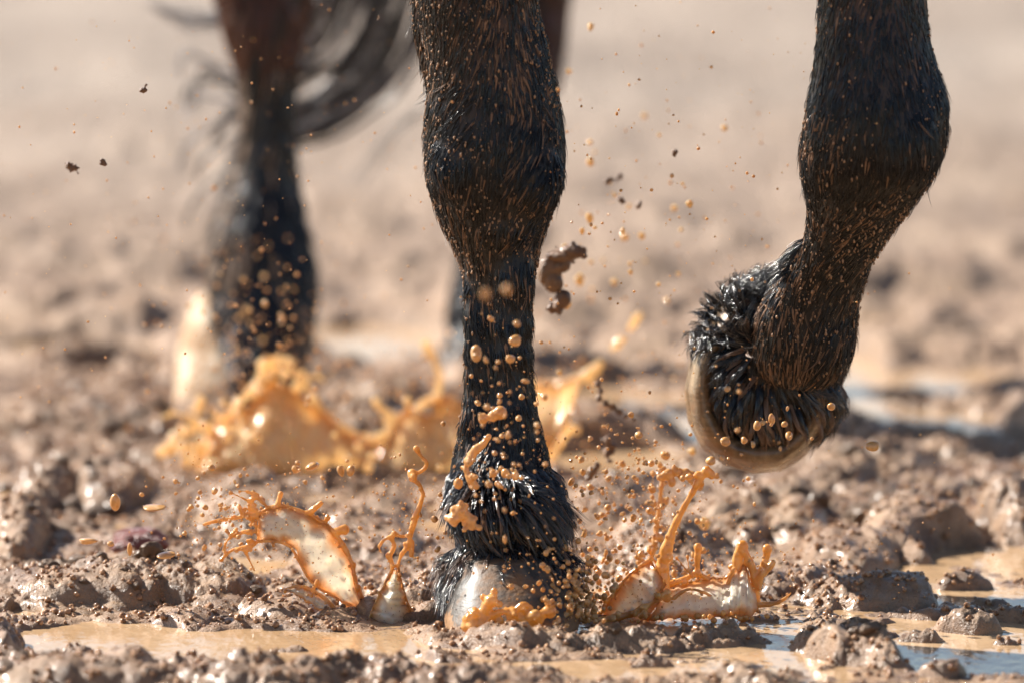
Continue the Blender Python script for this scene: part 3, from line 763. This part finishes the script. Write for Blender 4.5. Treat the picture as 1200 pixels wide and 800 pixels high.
# D: crown right of the hoof
bD = at(790, 728, .0); sD = empty('mud_splash', bD, label='orange crown of muddy water with rounded fingers, right of the planted hoof', category='splash')
addfilm(sD, bD, film([(704, 724, .0), (716, 700, .0), (738, 672, .0), (762, 656, .0)], [(740, 736, -.015), (756, 724, -.015), (770, 708, -.015), (780, 684, -.015)], .006, seed=8))
addfilm(sD, bD, film([(776, 688, .01), (800, 684, .012), (824, 678, .014), (848, 676, .014), (862, 664, .012), (874, 662, .01), (884, 690, .008)],
                     [(760, 726, -.02), (790, 724, -.02), (820, 724, -.02), (842, 724, -.02), (858, 724, -.02), (874, 722, -.018), (892, 716, -.012)], .014, 50, 14, seed=11))
q = Soup()
stroke(q, [(694, 728), (716, 724), (742, 718), (762, 706), (782, 694)], [5, 7, 6, 5.5, 5], -.014, .4, 8)
stroke(q, [(700, 722), (716, 700), (738, 672), (760, 656)], [5, 3, 2.4, 3], 0, .4, 8)
stroke(q, [(776, 690), (776, 664), (782, 640), (788, 622), (796, 604), (806, 586), (814, 572), (822, 558), (832, 552)], [10, 10, 8.0, 6, 4.8, 4.2, 4.8, 5.8, 4.2], 0, .12, 2)
for a in ((828, 552, 6), (818, 556, 5), (808, 558, 4.5), (800, 560, 4), (834, 556, 5), (822, 566, 4)): blob(q, *a)
stroke(q, [(776, 686), (796, 680), (810, 674), (818, 668)], [5, 4.5, 4.5, 4.5], .01, .3, 6)
stroke(q, [(818, 672), (817, 658), (818, 644)], [4.5, 3.6, 5.6], .01); blob(q, 818, 641, 5.6, .01)
stroke(q, [(820, 672), (834, 680), (850, 678), (862, 664)], [3.6, 3, 3.4, 4.6], .012, .3, 5)
stroke(q, [(864, 668), (864, 652), (870, 640)], [7, 6.5, 8.4], .01); blob(q, 870, 640, 7.6, .01); stroke(q, [(872, 646), (880, 660), (884, 680), (888, 704)], [5.5, 5, 4.5, 4.5], .008, .3, 6)
stroke(q, [(884, 690), (890, 668), (897, 656), (899, 645)], [3, 3, 4.5, 6], .008); blob(q, 899, 643, 6.2, .006); stroke(q, [(892, 674), (902, 664), (906, 658)], [4.6, 5, 4.5], .004)
stroke(q, [(790, 700), (806, 690), (826, 694), (846, 706)], [3, 2.6, 2.4, 2], -.012, .4, 6)
stroke(q, [(860, 666), (852, 690), (858, 708)], [3.4, 3.4, 3.4], .0)
for i in range(90):
    u = rng.random(); blob(q, 740 + 160 * u, 722 + 3.5 * rng.normal(), 1.2 + 3.2 * rng.random() ** 2, -.02 + .01 * rng.normal())
stroke(q, [(888, 708), (906, 707), (918, 702), (927, 694)], [4, 3, 2.6, 1.4], 0); stroke(q, [(700, 726), (688, 736), (700, 738)], [6, 5, 4], -.01)
for i in range(6):
    k_ = rng.integers(0, 4); x, y = [(770, 660), (868, 662), (812, 676), (890, 690)][k_]; L = 12 + 22 * rng.random(); a0 = rng.uniform(.4, 2.7)
    x1, y1 = x + L * math.cos(a0), y - L * math.sin(a0); stroke(q, [(x, y), ((x + x1) / 2 + 2 * rng.normal(), (y + y1) / 2), (x1, y1)], [2.4, 1.5, 1.4], .005); blob(q, x1, y1, 1.6 + 2.2 * rng.random(), .005)
finish(sD, bD, 'rim', q)

# E: foamy jet behind the crown and bead strings (softer, farther)
bE = at(770, 690, .12); sE = empty('mud_splash', bE, label='loose spray column of tan water rising behind the orange crown', category='splash')
q = Soup()
for i in range(95):
    t = rng.random(); x = 778 - 8 * t + rng.normal() * (6 + 10 * (1 - t)); y = 690 - 150 * t
    blob(q, x, y, 1.5 + 3.6 * rng.random() ** 2, .10 + .03 * rng.normal())
stroke(q, [(752, 680), (764, 650), (770, 615), (774, 580), (778, 548)], [7, 5, 4, 3, 3.5], .11, .5, 20)
for i in range(26): blob(q, 800 + 28 * rng.normal() * .6, 556 + 5 * rng.normal(), 3 + 2.5 * rng.random(), .08)
finish(sE, bE, 'spray_column', q, FLUID_DROP, kind='stuff')

# F: orange lump in front of the hoof toe
bF = at(585, 740, -.12); sF = empty('mud_splash', bF, label='small orange lumpy splash breaking over the toe of the planted hoof', category='splash')
q = Soup()
stroke(q, [(548, 736), (552, 722), (556, 714)], [8, 6, 4], -.13, .5, 10); stroke(q, [(612, 734), (632, 722), (644, 712)], [8, 7, 4], -.13, .5, 12)
stroke(q, [(556, 735), (566, 722), (572, 706), (578, 700)], [9, 9, 6, 5], -.13, .5, 10); stroke(q, [(572, 722), (590, 716), (606, 722), (618, 730)], [6, 6, 6, 5], -.13, .5, 14)
stroke(q, [(600, 720), (612, 708), (622, 712)], [4, 4, 5], -.13, .5, 8); stroke(q, [(560, 736), (600, 736), (640, 735)], [5, 6, 4], -.13, .4, 10)
blob(q, 579, 693, 4.6, -.13); blob(q, 566, 699, 4, -.13)
finish(sF, bF, 'lump', q)

# G: smeared globs on the front of the planted fetlock
bG = at(570, 560, -.10); sG = empty('mud_splash', bG, label='ragged tan globs flung across the planted fetlock', category='splash')
q = Soup()
stroke(q, [(549, 540), (556, 528), (566, 520), (573, 511)], [6, 7, 5.5, 4.5], -.10, .4, 5); stroke(q, [(545, 548), (552, 562), (558, 570)], [4, 6, 5], -.10, .4, 5)
blob(q, 586, 483, 8.5, -.12); blob(q, 578, 487, 6, -.12); blob(q, 566, 490, 6, -.12)
blob(q, 578, 554, 5, -.10); blob(q, 592, 554, 5.4, -.10); blob(q, 604, 557, 5, -.10); blob(q, 583, 566, 4, -.10); blob(q, 537, 566, 6, -.10)
finish(sG, bG, 'glob', q, FLUID_DROP)
bG = at(545, 605, -.12); sG = empty('mud_splash', bG, label='pale tan glob clinging at the left edge of the planted fetlock', category='splash')
q = Soup(); stroke(q, [(531, 610), (538, 600), (546, 592)], [6, 8, 5], -.12, .4, 6); stroke(q, [(540, 604), (550, 604), (553, 616)], [7, 6, 6], -.12, .4, 6)
stroke(q, [(541, 598), (540, 588)], [4, 3.4], -.12)
finish(sG, bG, 'glob', q, FLUID_DROP)

# bead clusters massed right of the hoof
bK = at(660, 725, -.06); sK = empty('mud_splash', bK, label='dense froth of orange beads heaped against the heel of the planted hoof', category='splash')
q = Soup()
for i in range(300):
    x = 668 + 24 * rng.normal(); y = 728 - abs(rng.normal()) * 34; blob(q, x, y, 1.8 + 2.6 * rng.random(), -.07 + .03 * rng.normal())
for i in range(70):
    x = 705 + 30 * rng.normal(); y = 700 - abs(rng.normal()) * 40; blob(q, x, y, 1.6 + 3.0 * rng.random(), .03 + .03 * rng.normal())
finish(sK, bK, 'froth', q, FLUID_DROP, .0009, 1, kind='stuff')

# golden splashes round the hind hooves
HY = .84; K = 6 / 6.84
def gs(sp, pts, r, Y=HY, **kw): stroke(sp, pts, [v / K for v in (r if hasattr(r, '__len__') else [r] * len(pts))], Y, **kw)
bH = at(310, 545, HY); sH = empty('mud_splash', bH, label='large golden blurred wave of muddy water round the left hind hoof', category='splash')
addfilm(sH, bH, film([(225, 566, HY), (246, 512, HY), (268, 486, HY), (290, 474, HY), (320, 446, HY), (345, 458, HY), (376, 480, HY), (408, 508, HY), (448, 518, HY)],
                     [(228, 566, HY - .01), (270, 568, HY - .02), (300, 570, HY - .03), (330, 572, HY - .03), (360, 572, HY - .03), (395, 570, HY - .02), (445, 566, HY - .01)], .015, 50, 16, .003, mat=GOLD, seed=14, wave=.022))
q = Soup()
gs(q, [(225, 556), (250, 510), (285, 466), (320, 434), (350, 442), (385, 486), (425, 512)], [9, 6, 5, 6, 5, 4, 4], lump=.5, beads=14)
gs(q, [(250, 510), (228, 492), (204, 484), (188, 490)], [5, 4, 3.4, 3], lump=.5, beads=6); gs(q, [(240, 530), (215, 520), (196, 522)], [5, 4, 3], lump=.5, beads=5)
gs(q, [(345, 452), (366, 440), (380, 446)], [3.6, 3, 3], lump=.4, beads=4)
gs(q, [(380, 492), (400, 510), (424, 528), (440, 560)], [6, 5, 5, 6], lump=.4, beads=5); gs(q, [(310, 436), (305, 424), (322, 420), (345, 424)], [6, 5, 5, 4], lump=.5, beads=6)
for i in range(80):
    u = rng.random(); x = 215 + 235 * u; y = 552 - 112 * math.exp(-((u - .45) / .26) ** 2) + 9 * rng.normal() + 26 * rng.random() ** 2 * (1 if rng.random() < .5 else -1.2)
    blob(q, x, y, (1.8 + 6 * rng.random() ** 3) / K, HY - .03 + .05 * rng.normal())
finish(sH, bH, 'rim', q, GOLD, .0022, 3, kind='stuff')
bH2 = at(225, 540, HY); sH2 = empty('mud_splash', bH2, label='ragged amber froth spreading left of the blurred hind hoof', category='splash')
q = Soup()
for i in range(90):
    u = rng.random(); blob(q, 190 + 110 * u + 6 * rng.normal(), 535 - 65 * math.sin(u * 2.6) * rng.random() - 20 * u, (2 + 6 * rng.random() ** 2) / K, HY - .0 + .06 * rng.normal())
finish(sH2, bH2, 'froth', q, GOLD, .0022, 3, kind='stuff')
bI = at(485, 560, HY); sI = empty('mud_splash', bI, label='golden blurred splash with a tall spout, just left of the planted cannon', category='splash')
addfilm(sI, bI, film([(400, 576, HY), (430, 528, HY), (452, 514, HY), (478, 476, HY), (500, 486, HY), (518, 462, HY), (550, 476, HY)],
                     [(405, 578, HY - .01), (455, 578, HY - .02), (480, 578, HY - .02), (505, 578, HY - .02), (530, 578, HY - .02), (560, 576, HY - .01)], .015, 40, 14, .003, mat=GOLD, seed=17, wave=.022))
q = Soup()
gs(q, [(425, 566), (440, 528), (462, 498), (490, 476), (512, 466), (545, 476)], [5, 4, 4, 4, 5, 4], lump=.5, beads=12)
gs(q, [(512, 466), (515, 442), (508, 420), (499, 404)], [7, 5, 5, 6.5], lump=.3, beads=3); gs(q, [(475, 488), (455, 486), (440, 470)], [6, 5, 6], lump=.3, beads=3); gs(q, [(458, 500), (438, 520), (420, 510)], [5, 5, 5], lump=.3, beads=3)
gs(q, [(400, 566), (430, 572), (460, 574)], [8, 6, 5], lump=.5, beads=10)
for i in range(60):
    u = rng.random(); x = 400 + 160 * u; y = 560 - 88 * math.sin(min(1, u * 1.15) * 2.4) * rng.random() ** .4 + 7 * rng.normal()
    blob(q, x, y, (1.6 + 5 * rng.random() ** 3) / K, HY - .03 + .05 * rng.normal())
finish(sI, bI, 'rim', q, GOLD, .0022, 3, kind='stuff')
bJ = at(650, 545, HY); sJ = empty('mud_splash', bJ, label='pale golden splash with a beaded arm reaching up right of the planted cannon', category='splash')
addfilm(sJ, bJ, film([(615, 470, HY), (632, 446, HY), (655, 448, HY), (680, 440, HY)], [(618, 550, HY - .05), (630, 540, HY - .05), (645, 530, HY - .05), (662, 500, HY - .05)], .03, 30, 12, .003, mat=GOLD, seed=20))
q = Soup()
gs(q, [(622, 452), (645, 450), (672, 446), (690, 436), (704, 424)], [5, 5, 6, 7, 5], lump=.5, beads=10); gs(q, [(718, 408), (728, 398)], [5, 6], lump=.3, beads=3); gs(q, [(738, 386), (746, 372)], [4.5, 5], lump=.3, beads=2); gs(q, [(690, 438), (694, 452)], [5, 4], lump=.3)
gs(q, [(668, 500), (652, 526), (640, 545)], [5, 5, 5], lump=.4, beads=4)
finish(sJ, bJ, 'rim', q, GOLD, .0022, 4, kind='stuff')

# ------------------------------------------------------------------ droplets
drop_me = []
for i in range(6):
    v, f = ICO3; v = v.copy()
    st = rng.random(3) * .25 + .9
    v = v * st; v += .12 * np.sin(v[:, [1, 2, 0]] * (1.5 + i * .3) + i)
    drop_me.append(np_mesh('droplet', v, f, DROPM))
drop_bg = []
for i in range(4):
    v, f = ICO3; drop_bg.append(np_mesh('droplet', v * (1 + .15 * np.sin(v[:, [1, 2, 0]] * (2 + i))), f, DROPB))
ndrop = [0]
def drop(px, py, r, Y, label, group, fac=(1, 1), tilt=0):
    p = at(px, py, Y)
    o = add('mud_droplet', drop_bg[ndrop[0] % 4] if Y > .15 else drop_me[ndrop[0] % 6], None, label=label, category='droplet', group=group); ndrop[0] += 1
    k = (Y - CAM[1]) / 6
    if fac == (1, 1) and rng.random() < .2: fac = (.9, 1.1 + .5 * rng.random()); tilt = rng.normal() * .7
    o.location = p; o.scale = (r * S * k * fac[0],) * 2 + (r * S * k * fac[1],); o.rotation_euler = (0, tilt, rng.random() * 6)
    return o
# single drops that stand out
for (x, y, r, Y, lab, f, tl) in [
    (135, 588, 7, .02, 'big round tan mud droplet hovering above the left mound', (1, 1), 0), (833, 540, 6, .0, 'orange mud droplet just below the sole of the lifted hoof', (1.1, 1), 0),
    (604, 400, 6.5, -.16, 'tan mud droplet high on the right side of the planted cannon', (1, 1), 0), (558, 414, 6.3, -.16, 'orange mud droplet on the left edge of the planted cannon', (1, 1), 0),
    (598, 420, 5.3, -.16, 'pale tan mud droplet in the middle of the planted cannon', (1, 1), 0), (594, 339, 5.5, -.7, 'faint blurred droplet below the knee of the planted leg', (1, 1), 0),
    (569, 345, 5, -.75, 'dim grey droplet left of the faint one below the planted knee', (1, 1), 0),
    (887, 499, 5.5, .0, 'oval cream droplet on the black hair of the lifted foot', (.9, 1.2), 0), (904, 491, 5, .0, 'upright oval cream droplet highest on the lifted foot', (.85, 1.25), 0),
    (850, 517, 5.4, .0, 'amber droplet low on the left of the lifted foot', (1, 1), 0), (925, 510, 5, .0, 'amber droplet right of centre on the lifted foot', (1, 1), 0), (872, 515, 4.4, .0, 'small amber droplet in the lower middle of the lifted foot', (1, 1), 0),
    (974, 476, 5, .0, 'lone cream droplet at the right rim of the lifted foot', (1, 1), 0), (919, 497, 4, .0, 'small round cream droplet on the lifted foot', (1, 1), 0),
    (1023, 523, 6, .0, 'blurred orange droplet right of the lifted hoof over mud', (1.2, 1), 0),
    (366, 546, 5, .04, 'elongated orange droplet flying above the cream sheet', (1.9, 1), .2), (347, 549, 5, .04, 'round orange droplet beside the elongated one above the sheet', (1, 1), 0),
    (399, 551, 4.6, .04, 'upright orange droplet left of a matching twin', (1, 1.5), .2), (411, 551, 4.6, .04, 'upright orange droplet right of a matching twin', (1, 1.5), -.1),
    (520, 593, 6.2, -.02, 'white-glinting droplet just left of the planted fetlock', (1, 1), 0), (509, 608, 4, -.02, 'small orange droplet left of the planted fetlock hair', (1, 1), 0),
    (513, 643, 4.2, -.02, 'orange droplet low beside the planted coronet', (1, 1), 0), (422, 618, 2.6, .0, 'small dark droplet right of the cream sheet', (1, 1), 0),
    (103, 633, 5, .0, 'small curled worm of tan mud water over the mound', (2.4, .8), .1), (152, 643, 4, .0, 'short upright streak of mud water by the red stone', (.8, 2.2), .2), (130, 637, 3.6, .0, 'small tan droplet between the curl and the streak', (1.2, 1), 0),
    (180, 594, 3.6, .0, 'thin horizontal streak of mud water in mid air', (3.4, .7), .15), (195, 650, 3.8, .0, 'stubby tan streak resting above the mound', (2.6, 1), -.3),
    (780, 613 - 80, 5.5, .12, 'bright foamy droplet above the spray column', (1, 1), 0), (825, 613, 7.5, .22, 'soft blurred tan droplet right of the orange jet', (1, 1), 0),
    (662, 290, 4, .3, 'white glint droplet on the dark flying clod', (1, 1), 0), (679, 328, 5.6, .5, 'blurred golden droplet right of the dark clod', (1, 1.3), 0), (664, 357, 5.6, .3, 'golden droplet overlapping the small dark clod', (1, 1), 0)]:
    drop(x, y, r, Y, lab, 'mud droplets that stand out', f, tl)
# families: centre x, y, spread x, y, how many, r min, r max, depth lo, hi, label
FAM = [
    (590, 470, 26, 55, 38, 2.2, 4.6, -.30, -.08, 'tan mud droplet in front of the planted cannon'),
    (590, 560, 30, 40, 30, 2, 4.2, -.22, -.08, 'tan mud droplet in front of the planted fetlock'),
    (265, 600, 32, 26, 32, 2, 4.4, .0, .06, 'orange droplet thrown off left of the cream sheet'),
    (330, 560, 60, 14, 12, 2, 3.4, .0, .08, 'orange droplet above the cream sheet'),
    (525, 600, 14, 45, 14, 2, 3.6, -.04, .04, 'orange droplet between the wriggling jet and planted leg'),
    (470, 600, 26, 40, 10, 1.6, 3, -.02, .02, 'small droplet beside the wriggling jet'),
    (715, 560, 38, 35, 44, 2, 4.8, .0, .14, 'tan droplet between the planted leg and the crown'),
    (740, 620, 36, 34, 36, 2, 5, .0, .1, 'orange droplet over the left of the crown'),
    (655, 700, 28, 24, 24, 2.4, 4.4, -.16, -.1, 'orange bead against the planted hoof'),
    (740, 300, 52, 110, 40, 2.0, 5.2, .2, .7, 'golden blurred droplet drifting between the two forelegs'),
    (880, 500, 32, 22, 14, 1.8, 3.6, -.3, .0, 'faint droplet in front of the lifted foot'),
    (310, 365, 40, 45, 26, 1.5, 3.8, .5, 1.1, 'small blurred droplet before the left hind leg')]
for (cx, cy, sx, sy, n_, r0, r1, y0, y1, lab) in FAM:
    for i in range(n_):
        drop(cx + sx * rng.normal(), cy + sy * rng.normal(), r0 + (r1 - r0) * rng.random() ** 1.8, y0 + (y1 - y0) * rng.random(), lab, lab.replace('droplet', 'droplets').replace('bead ', 'beads ') )
print('droplets', ndrop[0])
# finer spray, past counting
def spray(name, spec, mat, label, cat, sub=ICO1):
    v0, f0 = sub; PP = []; RR = []
    for (cx, cy, sx, sy, n_, r0, r1, y0, y1) in spec:
        for i in range(n_):
            Yv = y0 + (y1 - y0) * rng.random()
            PP.append(at(cx + sx * rng.normal(), cy + sy * rng.normal(), Yv)); RR.append((r0 + (r1 - r0) * rng.random() ** 2.5) * S)
    PP = np.array(PP); ok = PP[:, 2] > .002; PP = PP[ok]; RR = np.array(RR)[ok]
    VV = v0[None] * RR[:, None, None] * (0.8 + .4 * rng.random((len(PP), 1, 3))) + PP[:, None]
    me = np_mesh(name, VV.reshape(-1, 3), (f0[None] + (np.arange(len(PP)) * len(v0))[:, None, None]).reshape(-1, 3), mat)
    return add(name, me, None, kind='stuff', label=label, category=cat)
spray('spray', [(330, 620, 55, 40, 260, .5, 1.7, -.02, .05), (480, 620, 20, 60, 160, .5, 1.6, -.03, .02), (820, 670, 55, 34, 420, .5, 1.9, -.03, .06), (320, 470, 70, 35, 260, 1, 3.4, .75, 1.0), (490, 470, 50, 40, 220, 1, 3.4, .75, 1.0), (670, 450, 50, 40, 160, 1, 3.4, .75, 1.0), (650, 690, 40, 34, 300, .6, 2.0, -.15, .0), (600, 540, 40, 80, 220, .6, 1.8, -.3, .0), (270, 600, 50, 35, 260, .6, 1.8, -.05, .1), (480, 600, 60, 50, 160, .6, 1.6, -.1, .1), (740, 590, 60, 60, 480, .7, 2.6, -.05, .2),
                (760, 300, 90, 140, 320, .6, 2.4, -.2, .6), (300, 200, 160, 150, 340, .6, 1.7, -.3, .9), (290, 400, 60, 60, 260, 1, 3.2, .3, 1.15), (900, 500, 80, 40, 60, .6, 1.6, -.2, .1),
                (90, 300, 140, 160, 160, .5, 1.5, -.2, .5), (880, 180, 90, 120, 140, .5, 1.5, -.2, .5), (300, 520, 100, 40, 200, 1, 4, .9, 1.2), (640, 470, 90, 40, 120, 1, 3.6, .8, 1.3), (900, 650, 140, 50, 150, .6, 1.8, -.1, .2)],
      FLUID_DROP, 'fine orange spray hanging in the air around the horse legs', 'spray', ICO2)

# ------------------------------------------------------------------ flying dark clods
def clod_mesh(name, mat, seed, sub=ICO4, amp=.35, squash=(1, 1, 1)):
    v, f = sub; r = 1 + amp * 2 * (fbm(v[:, 0] * 1.6 + seed * 9 + v[:, 2], v[:, 1] * 1.6 + v[:, 2] * 1.3, seed, 4)) + .10 * np.abs(fbm(v[:, 0] * 9 + v[:, 2] * 5, v[:, 1] * 9 + v[:, 2] * 4, seed + 3, 3))
    w_ = v * r[:, None]; w_ += .25 * np.stack([fbm(v[:, 1] * 3, v[:, 2] * 3, seed + 5), fbm(v[:, 2] * 3, v[:, 0] * 3, seed + 6), fbm(v[:, 0] * 3, v[:, 1] * 3, seed + 7)], 1)
    return np_mesh(name, w_ * np.array(squash), f, mat)
def fly(parts, Y, lab, mat=DARKMUD):
    q = Soup()
    for (x, y, r) in parts:
        v, f = ICO3; vv = v * (1 + .5 * fbm(v[:, 0] * 2.6 + x, v[:, 1] * 2.6 + v[:, 2] * 2.2 + y, 3, 4))[:, None] * (1 + .3 * rng.normal(size=3))
        q.put(vv * r * S + at(x, y, Y), f)
    for (x, y, r) in list(parts):      # crumbly outline
        for i in range(9):
            a_ = rng.random() * 6.28; q.ball(at(x + r * .9 * math.cos(a_), y + r * .9 * math.sin(a_), Y) + np.array([0, rng.normal() * r * S * .5, 0]), r * S * (.15 + .3 * rng.random()), ICO1)
    me = q.mesh('mud_clod', mat, .0009, 0); c = at(parts[0][0], parts[0][1], Y); shift(me, c)
    o = add('mud_clod', me, None, label=lab, category='mud clod', group='clods flying through the air'); o.location = c
    return o
fly([(655, 300, 13), (668, 296, 12), (680, 296, 8), (645, 315, 11), (648, 330, 10), (637, 320, 8), (650, 338, 6), (660, 310, 8)], .25, 'large ragged dark brown clod flying right of the planted knee')
fly([(652, 358, 9), (660, 350, 7), (646, 362, 6), (656, 364, 5)], .25, 'smaller dark clod below the ragged flying clod')
fly([(85, 197, 5), (80, 194, 4), (90, 200, 4.5)], .15, 'brown clod flying alone at the upper left'); fly([(120, 190, 3.6), (123, 193, 2.5)], .1, 'little round clod right of the lone upper left clod')
fly([(168, 106, 3.6), (171, 100, 2)], .1, 'tiny brown clod high in front of the tail wisps')
fly([(712, 213, 4), (720, 210, 5), (727, 207, 4)], .4, 'flat brown fleck above the droplets between the forelegs'); fly([(727, 234, 4), (730, 237, 3)], .3, 'small brown fleck under the flat one'); fly([(750, 238, 3), (748, 242, 3.4)], .3, 'slanted brown fleck right of the others'); fly([(791, 178, 3.4), (790, 182, 2.6)], .2, 'lone rust brown fleck nearer the lifted knee')
fly([(700, 450, 3), (704, 458, 4), (702, 466, 3.6), (710, 472, 4), (718, 476, 3.4), (726, 482, 3.6), (734, 487, 3.4), (742, 490, 2.6)], .3, 'stringy dark mud strand right of the planted cannon')
fly([(712, 515, 5), (716, 522, 4.6), (711, 530, 5), (714, 540, 4), (706, 516, 3), (718, 530, 3.4)], .3, 'upright dark strand below the stringy one'); fly([(700, 545, 4), (694, 552, 5), (690, 560, 4)], .25, 'dark fleck low beside the planted fetlock')

# ------------------------------------------------------------------ clods and grit lying on the mud
CL = [clod_mesh('mud_clod', MUD_O, 100 + i, ICO4 if i < 8 else ICO3, .38) for i in range(14)]
def region(px, py):
    if py > 740: return 'brown clod lying along the near edge by the front puddle', 'clods along the near puddle'
    if px < 340 and py > 640: return 'wet brown clod on the mound at the left', 'clods of the left mound'
    if px > 900 and py > 640: return 'wet brown clod on the ridges between the puddles at the right', 'clods of the right ridges'
    if py > 640: return 'brown clod in the churned mud around the splashes', 'clods around the splashes'
    if px < 500: return 'blurred clod in the churned mud behind the cream sheet', 'blurred clods at the left'
    if px < 830: return 'blurred clod in the churned mud behind the planted leg', 'blurred clods behind the planted leg'
    return 'blurred clod in the churned mud under and behind the lifted hoof', 'blurred clods under the lifted hoof'
spots = []
for (cx, cy, sx, sy, n_, r0, r1) in [(165, 700, 75, 14, 34, 5, 15), (1040, 690, 60, 8, 16, 5, 13), (1030, 762, 45, 10, 14, 5, 14), (600, 752, 130, 5, 26, 4, 10), (130, 795, 100, 8, 14, 6, 14), (300, 640, 90, 25, 18, 5, 12),
                                    (880, 620, 110, 28, 30, 6, 15), (1080, 610, 40, 10, 12, 12, 24), (60, 600, 50, 25, 18, 8, 18), (450, 650, 60, 35, 12, 4, 10), (650, 600, 70, 30, 14, 5, 12), (1000, 560, 120, 25, 16, 7, 16), (130, 520, 90, 35, 22, 8, 18), (820, 770, 60, 14, 10, 5, 10), (1185, 605, 12, 8, 4, 16, 24)]:
    for i in range(n_): spots.append((cx + sx * rng.normal(), cy + sy * rng.normal(), r0 + (r1 - r0) * rng.random() ** 2))
gxy = np.array([ground_at(x, min(y, 812)) for x, y, r in spots]); gh = height(gxy[:, 0].copy(), gxy[:, 1].copy())
nc = 0
for i, (x, y, r) in enumerate(spots):
    if gh[i] < WZ - .004 and r < 12: continue
    if ((gxy[i, 0] + .01) / .10) ** 2 + ((gxy[i, 1] + .05) / .11) ** 2 < 1: continue
    lab, grp = region(x, y)
    k = (gxy[i, 1] + 6) / 6
    o = add('mud_clod', CL[i % 14], None, label=lab, category='mud clod', group=grp)
    rr = r * S * k * .8; o.scale = (rr * (1 + .5 * rng.random()), rr, rr * (.6 + .4 * rng.random())); o.rotation_euler = (rng.normal() * .3, rng.normal() * .3, rng.random() * 6.28)
    o.location = (gxy[i, 0], gxy[i, 1], gh[i] + rr * .12); nc += 1
print('clods', nc)
n = NT('red_stone'); p = n.obj()
RED = n.done(n.bsdf(Base_Color=n.mix(n.noise(2.2, 4, .6, p), (.10, .018, .012), (.26, .05, .03)), Roughness=.3, Normal=n.bump(n.noise(9, 4, .6, p), .08, .5), Coat_Weight=.4))
g_ = ground_at(165, 655); rs = add('red_stone', clod_mesh('red_stone', RED, 321, ICO4, .25), None, label='dark red wet stone behind the left mound', category='stone')
rs.location = (at(165, 634, g_[1])[0], g_[1], at(165, 636, g_[1])[2]); rs.scale = (.023, .016, .0125)

n = NT('wet_grit'); GRITM = n.done(n.bsdf(Base_Color=n.mix(n.ramp(n.noise(300, 2, .5, n.pos()), [(.4, 0.0), (.6, 1.0)]), (.16, .075, .035), (.46, .27, .15)), Roughness=.12, IOR=1.4))
def grit():
    m = 34000
    x = rng.uniform(-.47, .47, m); y = rng.uniform(-.40, 1.6, m) ; h = height(x.copy(), y.copy()); ok = h > WZ + .001
    x, y, h = x[ok], y[ok], h[ok]; r = .0006 + .0026 * rng.random(len(x)) ** 3
    v0, f0 = ICO1
    VV = v0[None] * (r[:, None, None] * (0.7 + .7 * rng.random((len(x), 12 if len(v0) == 12 else len(v0), 3)))) + np.stack([x, y, h + r * .3], 1)[:, None]
    me = np_mesh('grit', VV.reshape(-1, 3), (f0[None] + (np.arange(len(x)) * len(v0))[:, None, None]).reshape(-1, 3), GRITM)
    add('grit', me, None, kind='stuff', label='loose crumbs of wet mud scattered over the ground', category='grit')
grit()
